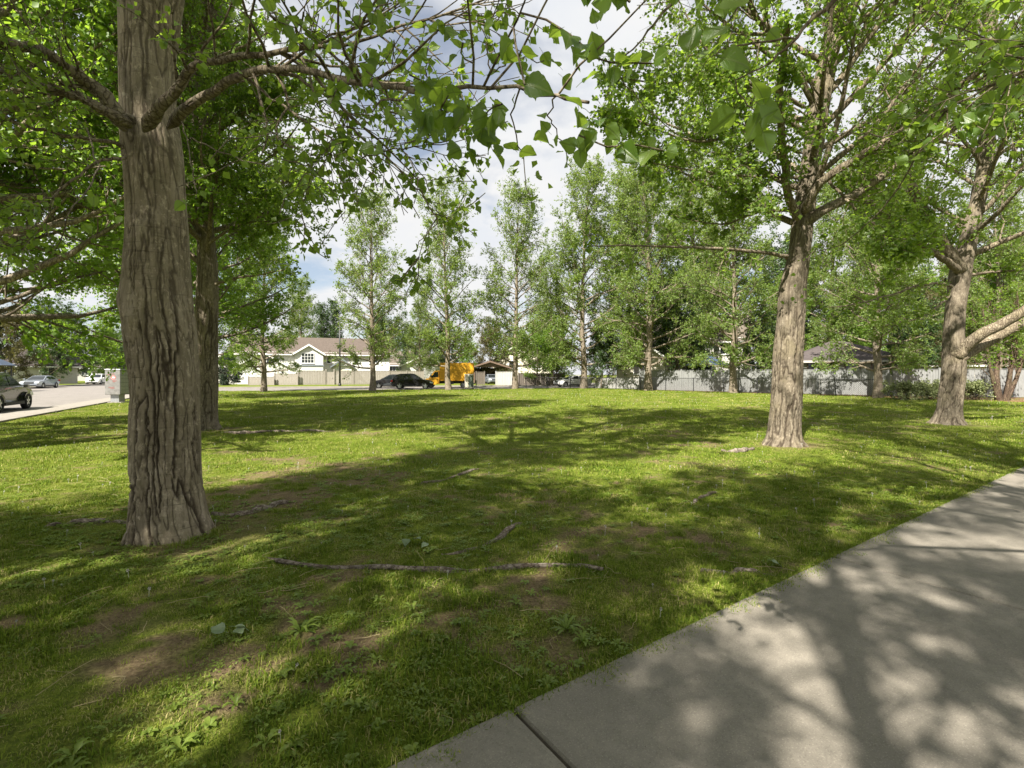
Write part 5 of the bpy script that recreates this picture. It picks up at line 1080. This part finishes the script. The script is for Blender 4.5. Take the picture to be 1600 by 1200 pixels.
t = house(1280, 60, -.3, 'beige roofed house rising left above the dark bungalow'); siding(t, -5, 6, 0, 8, 3.7, CREAM); roof_gable(t, -5, 6, 0, 8, 3.6, 6.2, 'x', ROOF_TAN, wall=CREAM); window(t, -3, 2.6, 1.2, 1.2, -.02, 2); MB().box(-3.6, -3.1, 2, 2.5, 4.5, 7.0).build('chimney', TRIM, t)
t = house(1530, 50, -.5, 'low cream house with tan roof behind the multi stemmed tree at right'); siding(t, -6, 6, 0, 8, 2.7, CREAM); roof_gable(t, -6, 6, 0, 8, 2.7, 4.4, 'x', ROOF_TAN, wall=CREAM); window(t, -3.2, 1.7, 1.6, 1.1, -.02, 2); window(t, 2.2, 1.7, 1.6, 1.1, -.02, 2)
t = house(110, 112, .4, 'grey house deep in the left street behind the parked cars'); siding(t, -7, 7, 0, 8, 3.4, GREYW); roof_gable(t, -7, 7, 0, 8, 3.3, 6, 'x', ROOF_DK, wall=GREYW); window(t, -3, 2.0, 1.8, 1.3, -.02, 3); window(t, 3, 2.0, 1.8, 1.3, -.02, 3)
t = house(40, 74, .9, 'dim grey house behind the trees at the left edge'); siding(t, -6, 6, 0, 8, 3.2, GREYW); roof_gable(t, -6, 6, 0, 8, 3.1, 5.6, 'x', ROOF_DK, wall=GREYW); window(t, -2, 1.9, 1.5, 1.2, -.02, 2); window(t, 2.5, 1.9, 1.5, 1.2, -.02, 2)
# blue metal gazebos
def gazebo(px, d, label, w=3.0, h=2.55):
    p = Q(px, d); t = empty('gazebo', (p[0], p[1], .05), .5, label=label, cat='gazebo'); s = w / 2
    for x in (-s + .15, s - .15):
        for y in (-s + .15, s - .15): MB().box(x - .05, x + .05, y - .05, y + .05, 0, h).build('post', BLACK, t)
    def pyr(r, z, r2, z2): return MB().add([(-r, -r, z), (r, -r, z), (r, r, z), (-r, r, z), (-r2, -r2, z2), (r2, -r2, z2), (r2, r2, z2), (-r2, r2, z2)], [(0, 1, 5, 4), (1, 2, 6, 5), (2, 3, 7, 6), (3, 0, 4, 7), (4, 5, 6, 7), (3, 2, 1, 0)])
    pyr(s + .15, h, .55, h + .75).build('canopy', BLUE, t); pyr(.62, h + .80, .06, h + 1.12).build('top_canopy', BLUE, t)
    MB().box(-s, s, -s - .02, -s + .02, h - .14, h - .004).build('beam', BLACK, t)
gazebo(1106, 52.5, 'blue roofed garden gazebo behind the grey board fence', 3.3, 2.5)
gazebo(-24, 44, 'blue canopy just showing at the left edge above the dark car', 3.0, 2.4)

# ------------------------------------------------------------------ vehicles
def arc(cx, cz, r, a0, a1, n=9): return [(cx + r * math.cos(R_(a0 + (a1 - a0) * i / (n - 1))), cz + r * math.sin(R_(a0 + (a1 - a0) * i / (n - 1)))) for i in range(n)]
def slab(poly, yf, name, mat, parent, inset=.05, taper_=None):
    """side outline turned into a rounded body: chamfered flanks, ends drawn in when seen from above"""
    n = len(poly); c = np.mean(poly, 0); bm = bmesh.new(); rows = []
    for s, k in ((-1, 1), (-1, 0), (1, 0), (1, 1)):
        row = []
        for x, z in poly:
            y = yf(x, z); d = np.array([x, z]) - c; d = d / (np.linalg.norm(d) + 1e-6)
            q = np.array([x, z]) - (d * inset if k else 0); row.append(bm.verts.new((q[0], s * (y if k else y - inset), q[1])))
        rows.append(row)
    for a, b in zip(rows, rows[1:]):
        for i in range(n): bm.faces.new((a[i], a[(i + 1) % n], b[(i + 1) % n], b[i]))
    f1 = bm.faces.new(rows[0]); f2 = bm.faces.new(rows[-1]); bmesh.ops.triangulate(bm, faces=[f1, f2]); bmesh.ops.recalc_face_normals(bm, faces=bm.faces)
    me = bpy.data.meshes.new(name); bm.to_mesh(me); bm.free(); return link(name, me, mat, parent)
def wheel(t, x, side, y, r, w=.22, spokes=5, rim=None):
    a = np.linspace(0, 2 * np.pi, 28, endpoint=False); prof = [(r * .62, .5), (r * .92, .5), (r, .38), (r, -.38), (r * .92, -.5), (r * .62, -.5)]
    v = [(rr * math.cos(q), wv * w, rr * math.sin(q)) for rr, wv in prof for q in a]; m = MB(); f = []
    for i in range(len(prof)):
        j = (i + 1) % len(prof)
        for k in range(28): f.append((i * 28 + k, i * 28 + (k + 1) % 28, j * 28 + (k + 1) % 28, j * 28 + k))
    m.add(v, f); o = m.build('wheel', RUBBER, t, True); o.location = (x, side * y, r)
    m = MB(); yy = side * w * .40
    m.add([(r * .66 * math.cos(q), yy - side * .06, r * .66 * math.sin(q)) for q in a], [tuple(range(28))])
    for i in range(spokes):
        q = 6.283 * i / spokes + .3; u = np.array([math.cos(q), 0, math.sin(q)]); s = np.array([-u[2], 0, u[0]]) * r * .09; y0 = np.array([0, yy, 0]); m.add([y0 - s, y0 + s, u * r * .62 + s * 1.6 + y0, u * r * .62 - s * 1.6 + y0], [(0, 1, 2, 3)])
    k = len(m.v); m.add([(rr * math.cos(q), yy + side * .004, rr * math.sin(q)) for rr in (r * .66, r * .58) for q in a], [(i, (i + 1) % 28, 28 + (i + 1) % 28, 28 + i) for i in range(28)])
    m.add([(r * .14 * math.cos(q), yy + side * .01, r * .14 * math.sin(q)) for q in a[::3]], [tuple(range(10))])
    m.build('rim', rim or ALLOY, o)
    hub = MB().add([(r * .64 * math.cos(q), yy - side * .075, r * .64 * math.sin(q)) for q in a], [tuple(range(28))]); hub.build('brake_disc', PLASTIC, o)
CARS = {
 'suv': dict(L=4.6, W=1.86, r=.36, wx=(1.40, -1.36), body=[(-2.28, .42), (-2.31, .60), (-2.22, .82), (-2.20, 1.02), (.70, 1.06), (1.20, 1.03), (1.75, .97), (2.10, .86), (2.24, .70), (2.27, .45), (2.18, .30)], gc=.27,
             cab=[(-2.18, .98), (-2.02, 1.28), (-1.72, 1.56), (-1.30, 1.66), (-.2, 1.69), (.20, 1.64), (1.18, 1.00)], wins=[[(-1.98, 1.10), (-1.72, 1.42), (-1.45, 1.52), (-1.25, 1.53), (-1.22, 1.10)], [(-1.15, 1.10), (-1.17, 1.54), (-.26, 1.57), (-.24, 1.10)], [(-.16, 1.10), (-.17, 1.57), (.16, 1.53), (.80, 1.12)]]),
 'sedan': dict(L=4.8, W=1.84, r=.33, wx=(1.45, -1.40), body=[(-2.36, .42), (-2.40, .62), (-2.36, .92), (-2.25, 1.00), (-1.6, 1.0), (.75, .96), (1.20, .93), (1.85, .84), (2.22, .72), (2.36, .58), (2.37, .40), (2.28, .26)], gc=.22,
             cab=[(-1.95, .96), (-1.55, 1.16), (-.95, 1.40), (-.35, 1.47), (.15, 1.42), (1.20, .92)], wins=[[(-1.50, 1.03), (-1.30, 1.18), (-.95, 1.32), (-.52, 1.38), (-.50, 1.02)], [(-.42, 1.02), (-.43, 1.38), (.12, 1.34), (.80, 1.02)]]),
 'hatch': dict(L=4.3, W=1.80, r=.33, wx=(1.32, -1.26), body=[(-2.08, .42), (-2.12, .60), (-2.05, .85), (-1.98, 1.02), (.65, 1.02), (1.15, .98), (1.65, .90), (1.98, .78), (2.12, .60), (2.14, .40), (2.05, .26)], gc=.22,
             cab=[(-2.0, .98), (-1.85, 1.25), (-1.55, 1.50), (-1.1, 1.58), (-.2, 1.60), (.15, 1.55), (1.22, .96)], wins=[[(-1.80, 1.08), (-1.58, 1.36), (-1.3, 1.45), (-1.12, 1.46), (-1.10, 1.07)], [(-1.03, 1.07), (-1.04, 1.46), (-.22, 1.49), (-.20, 1.06)], [(-.12, 1.06), (-.13, 1.49), (.14, 1.45), (.82, 1.06)]])}
def car(kind, loc, ang, mat, label, group=None, trimmed=True):
    c = CARS[kind]; t = empty('parked_car', loc, ang, label=label, cat='car', group=group); w = c['W'] / 2; r = c['r']; gc = c['gc']; xf, xr = c['wx']; ra = r + .055
    h = math.degrees(math.asin(min(1, (r - gc) / ra)))
    poly = list(c['body']) + [(xf + ra * math.cos(R_(h)), gc)] + arc(xf, r, ra, -h, 180 + h)[1:-1] + [(xf - ra * math.cos(R_(h)), gc)] + [(xr + ra * math.cos(R_(h)), gc)] + arc(xr, r, ra, -h, 180 + h)[1:-1] + [(xr - ra * math.cos(R_(h)), gc)]
    Lh = c['L'] / 2
    yf = lambda x, z: w * (1 - .16 * max(0, (abs(x) - Lh * .66) / (Lh * .34)) ** 2) - .05 * max(0, z - .75) / .3 - .03 * max(0, .45 - z) / .2
    slab(poly, yf, 'body', mat, t)
    m = MB(); m.box(-Lh * .93, Lh * .93, -w * .72, w * .72, gc + .03, .62)
    m.build('underbody', PLASTIC, t)
    cab = c['cab']; z0, z1 = cab[0][1], max(z for _, z in cab); yc = lambda x, z: (w - .09) - (w * .22) * max(0, (z - z0) / (z1 - z0)) ** 1.2
    slab(cab, yc, 'cabin', mat, t, inset=.035)
    for wn_ in c['wins']:
        for s in (-1, 1):
            v = [(x, s * (yc(x, z) + .006), z) for x, z in wn_]; MB().add(v, [tuple(range(len(v)))]).build('side_window', CARGLASS, t)
    def screen(a, b, lo, hi, name, sx):
        a, b = np.array(a), np.array(b); p, q = a + (b - a) * lo, a + (b - a) * hi; nrm = np.array([-(b - a)[1], (b - a)[0]]); nrm = nrm / np.linalg.norm(nrm); nrm *= .010 * (1 if nrm[0] * sx > 0 else -1)
        p, q = p + nrm, q + nrm; y0, y1 = yc(*p) - .09, yc(*q) - .09
        m = MB(); m.add([(p[0], -y0, p[1]), (p[0], y0, p[1]), (q[0], y1, q[1]), (q[0], -y1, q[1])], [(0, 1, 2, 3)]); m.build(name, CARGLASS, t)
    screen(cab[-1], cab[-2], .10, .93, 'windscreen', 1); screen(cab[0], cab[2], .22, .92, 'rear_window', -1)
    for x in (xf, xr):
        for s in (-1, 1): wheel(t, x, s, w - .10, r)
    xb = c['body']; fx, rx = max(p[0] for p in xb), min(p[0] for p in xb)
    for s in (-1, 1):
        MB().prism([(fx - .42, .66), (fx - .06, .60), (fx - .10, .74), (fx - .40, .80)], s * (w * .52), s * (w * .905), 'y').build('headlight', LAMP, t)
        MB().prism([(rx - .012, .80), (rx + .22, .78), (rx + .22, .95), (rx + .05, .97)], s * (w * .50), s * (w * .935), 'y').build('tail_light', TAIL, t)
        MB().box(cab[-1][0] - .42, cab[-1][0] - .24, min(s * (w + .02), s * (w + .17)), max(s * (w + .02), s * (w + .17)), 1.0, 1.14).build('mirror', mat, t)
        for x in ((-.75, .25) if kind != 'sedan' else (-.55, .45)): MB().box(x - .1, x + .1, min(s * (w - .01), s * (w + .025)), max(s * (w - .01), s * (w + .025)), .88, .91).build('door_handle', mat, t)
        MB().box(xr + ra + .04, xf - ra - .04, min(s * (w - .05), s * (w + .004)), max(s * (w - .05), s * (w + .004)), gc - .02, gc + .12).build('sill_trim', PLASTIC, t)
    MB().box(fx - .10, fx + .014, -w * .46, w * .46, .56, .72).build('grille', PLASTIC, t); MB().box(fx - .12, fx + .016, -w * .66, w * .66, .30, .42).build('front_bumper', PLASTIC, t)
    MB().box(rx - .02, rx + .12, -w * .74, w * .74, .40, .56).build('rear_bumper', PLASTIC if kind != 'suv' else P_SILVER, t); MB().box(rx - .034, rx - .022, -.26, .26, .60, .72).build('number_plate', TRIM, t)
    return t
road_a = math.atan2(RU[1], RU[0]); st_a = math.atan2(FU[1], FU[0])
def on_road(px, l, s): p = road(s, l); return (p[0], p[1], .01)
KC = 'cars parked along the kerbs'
# along the left road
e = Q(19, 21.3)
car('suv', (-22.75, 20.9, .01), road_a, P_GREEN, 'dark crossover at the left edge, parked at the near kerb and facing away', KC)
car('sedan', (*Q(63, 56.0), .01), road_a + math.pi - .12, P_SILVER, 'silver blue sedan facing the camera across the left road', KC)
car('suv', (*Q(152, 76), .01), road_a + math.pi - .05, P_WHITE, 'white off roader facing the camera far down the left road', KC)
car('hatch', (*Q(171, 86), .01), road_a + math.pi, P_GREY, 'dark car just behind the far white off roader', KC)
# along the far street
car('suv', (*Q(645, 53.2), .015), st_a - .16, P_BLACK, 'black crossover with red tail light at left, nearer of the two dark cars', KC)
car('hatch', (*Q(611, 55.6), .015), st_a + math.pi - .10, P_GREY, 'dark grey hatchback half hidden behind the black crossover', KC)
car('sedan', (*Q(895, 62.0), .015), st_a + math.pi + .05, P_WHITE, 'small white sedan behind the wire fence beside the leafy poplar', KC)
car('sedan', (*Q(768, 75.5), .15), -math.pi / 2 + .25, P_SILVER, 'pale car standing in the open carport', KC)
# yellow box truck
def truck():
    p = Q(701, 58.2); t = empty('box_truck', (p[0], p[1], .015), st_a + math.pi - .20, label='yellow box truck parked across the street with its cab to the left', cat='truck')
    bx0, bx1, w = -3.0, 1.0, 1.12
    o = MB().box(bx0, bx1, -w, w, .82, 2.95).build('cargo_box', P_YEL, t, bevel=.03)
    for s in (-1, 1): MB().box(bx0 + .55, bx1 - .5, min(s * (w + .002), s * (w + .012)), max(s * (w + .002), s * (w + .012)), 1.1, 2.72).build('side_panel', P_YEL2, o)
    for s in (-1, 1): MB().box(bx0, bx1, min(s * (w + .003), s * (w + .03)), max(s * (w + .003), s * (w + .03)), .82, .92).build('side_rail', P_YEL2, o)
    MB().box(bx0 - .03, bx0 - .003, -w + .1, w - .1, .95, 2.85).build('roller_door', P_YEL2, t)
    MB().prism([(bx1 + .002, 2.35), (bx1 + .75, 2.45), (bx1 + .65, 2.9), (bx1 + .002, 2.93)], -w * .98, w * .98).build('over_cab', P_YEL, t, bevel=.04) if False else None
    r = .36; ra = .43; xf = 2.05
    poly = [(1.04, .45), (1.04, 1.15), (1.55, 1.18), (2.25, 1.14), (2.85, 1.02), (3.05, .86), (3.10, .5), (3.0, .38), (xf + ra, .38)] + arc(xf, r, ra, 3, 177) + [(xf - ra, .38)]
    yf = lambda x, z: .98 - .10 * max(0, (x - 2.3) / .8) ** 2 - .03 * max(0, z - .8)
    slab(poly, yf, 'cab_body', P_YEL, t); cab = [(1.04, 1.10), (1.04, 2.02), (1.35, 2.08), (1.62, 2.02), (2.32, 1.10)]; yc = lambda x, z: .92 - .12 * (z - 1.1)
    slab(cab, yc, 'cabin', P_YEL, t, inset=.04)
    for s in (-1, 1):
        v = [(x, s * (yc(x, z) + .006), z) for x, z in [(1.2, 1.22), (1.2, 1.88), (1.55, 1.88), (2.02, 1.24)]]; MB().add(v, [(0, 1, 2, 3)]).build('side_window', CARGLASS, t)
        MB().box(1.95, 2.1, min(s * 1.0, s * 1.25), max(s * 1.0, s * 1.25), 1.22, 1.55).build('mirror', PLASTIC, t); MB().box(2.86, 3.04, min(s * .52, s * .88), max(s * .52, s * .88), .74, .90).build('headlight', LAMP, t)
        MB().box(1.25, 1.4, min(s * .96, s * 1.0), max(s * .96, s * 1.0), 1.0, 1.03).build('door_handle', PLASTIC, t)
    MB().add([(2.26, -.78, 1.22), (2.26, .78, 1.22), (1.69, .70, 1.97), (1.69, -.70, 1.97)], [(0, 1, 2, 3)]).build('windscreen', CARGLASS, t)
    MB().box(2.98, 3.10, -.5, .5, .62, .84).build('grille', PLASTIC, t); MB().box(2.95, 3.16, -.9, .9, .36, .52).build('front_bumper', PLASTIC, t)
    m = MB(); m.box(-2.9, 2.4, -.5, -.38, .5, .80).box(-2.9, 2.4, .38, .5, .5, .80); m.build('chassis', PLASTIC, t); MB().box(-.6, .3, -1.0, 1.0, .42, .78).build('fuel_tank', PLASTIC, t); MB().box(-3.12, -2.9, -1.0, 1.0, .42, .56).build('rear_bumper', PLASTIC, t)
    for x, y in ((2.05, .86), (-1.75, .90)):
        for s in (-1, 1): wheel(t, x, s, y, r, .26, 6, GALV)
truck()

# ------------------------------------------------------------------ street furniture
def mailbox():
    p = G(184, 629); ang = math.atan2(-.52, .85) * 0 + .10; t = empty('community_mailbox', p, ang, label='grey post cabinet with a red round emblem on a pedestal by the left road', cat='mailbox')
    w, d, z0, z1 = .40, .42, .46, 1.84
    MB().box(-w, w, -d, d, z0, z1).build('cabinet', MAILG, t, bevel=.025); MB().box(-w - .02, w + .02, -d - .02, d + .02, z1 + .003, z1 + .06).build('cabinet_roof', GALV, t, bevel=.015); MB().box(-.22, .22, -.24, .24, .05, z0 - .003).build('pedestal', GALV, t); MB().box(-.45, .45, -.42, .42, -.05, .045).build('base_pad', CONC_FAR, t)
    y = -d - .004; m = MB(); n = 30; c = (.04, 1.42)
    m.add([(c[0] + .135 * math.cos(6.283 * i / n), y, c[1] + .125 * math.sin(6.283 * i / n)) for i in range(n)], [tuple(range(n))]); o = m.build('emblem', EMB_R, t)
    m = MB(); m.add([(c[0] + .112 * math.cos(6.283 * i / n), y - .003, c[1] + .103 * math.sin(6.283 * i / n)) for i in range(n)], [tuple(range(n))]); m.build('emblem_ring', EMB_W, o); m = MB(); m.add([(c[0] + .098 * math.cos(6.283 * i / n), y - .005, c[1] + .09 * math.sin(6.283 * i / n)) for i in range(n)], [tuple(range(n))]); m.build('emblem_disc', EMB_R, o)
    m = MB(); m.add([(c[0] - .06, y - .008, c[1] - .035), (c[0] + .055, y - .008, c[1] - .035), (c[0] + .085, y - .008, c[1] + .0), (c[0] + .03, y - .008, c[1] + .045), (c[0] - .075, y - .008, c[1] + .05), (c[0] - .02, y - .008, c[1] + .01)], [(0, 1, 2, 5), (5, 2, 3, 4)]); m.build('emblem_wing', EMB_W, o)
    m = MB()
    for i, (x, z, l) in enumerate([(-.26, 1.56, .16), (-.06, 1.60, .2), (.0, 1.22, .24), (.02, 1.17, .14), (-.2, .86, .3), (-.1, .80, .22)]): m.add([(x, y - .002, z), (x + l, y - .002, z + .012), (x + l, y - .002, z + .04), (x, y - .002, z + .03)], [(0, 1, 2, 3)])
    m.build('printed_strip', EMB_P, t)
    m = MB(); [m.box(w + .002, w + .010, -d + .03 + j * .20, -d + .21 + j * .20, z0 + .06 + i * .21, z0 + .25 + i * .21) for i in range(6) for j in range(4)]; m.build('letter_door', GALV, t)
MAILG = plain('mottled_grey_cabinet', (.17, .165, .16), .55, .35, 5); EMB_R = plain('emblem_red', (.42, .012, .012), .5, .05); EMB_W = plain('emblem_white', (.8, .8, .8), .5, .03); EMB_P = plain('faded_red_print', (.28, .09, .08), .6, .2)
mailbox()
def lamp_post():
    p = Q(531, 62.5); t = empty('street_lamp', (p[0], p[1], .1), .15, label='tall black street lamp with a thin arm in front of the white house', cat='street lamp')
    MB().tube([(0, 0, 0), (0, 0, 4.5), (0, 0, 8.65)], [.12, .10, .075], 10).build('pole', BLACK, t, True); MB().tube([(0, 0, .0), (0, 0, .35)], [.19, .17], 10).build('base', BLACK, t, True)
    MB().tube([(0, 0, 8.45), (.7, 0, 8.60), (1.8, 0, 8.66), (2.6, 0, 8.66)], .032, 8).build('arm', GALV, t, True); MB().prism([(2.5, 8.56), (3.15, 8.58), (3.2, 8.66), (3.0, 8.74), (2.5, 8.72)], -.14, .14).build('lamp_head', GALV, t, bevel=.02)
lamp_post()
def utility_box():
    p = Q(733, 54.0); t = empty('utility_box', (p[0], p[1], 0), .25, label='pale metal utility cabinet standing in front of the yellow truck', cat='utility box')
    MB().box(-.45, .45, -.35, .35, .12, 1.58).build('cabinet', CREAM, t, bevel=.03); MB().box(-.5, .5, -.4, .4, 0, .117).build('plinth', CONC_FAR, t); o = MB().box(-.12, .41, -.372, -.353, .2, 1.5).build('cabinet_door', UTG, t); MB().box(.30, .34, -.40, -.374, .8, .95).build('handle', BLACK, o); MB().box(-.48, .48, -.38, .38, 1.583, 1.64).build('lid', TRIM, t)
    MB().tube([(.75, -.2, 0), (.75, -.2, .95)], .05, 8).build('marker_post', UTG, t)
UTG = plain('utility_green', (.10, .13, .10), .6, .15, 6); utility_box()
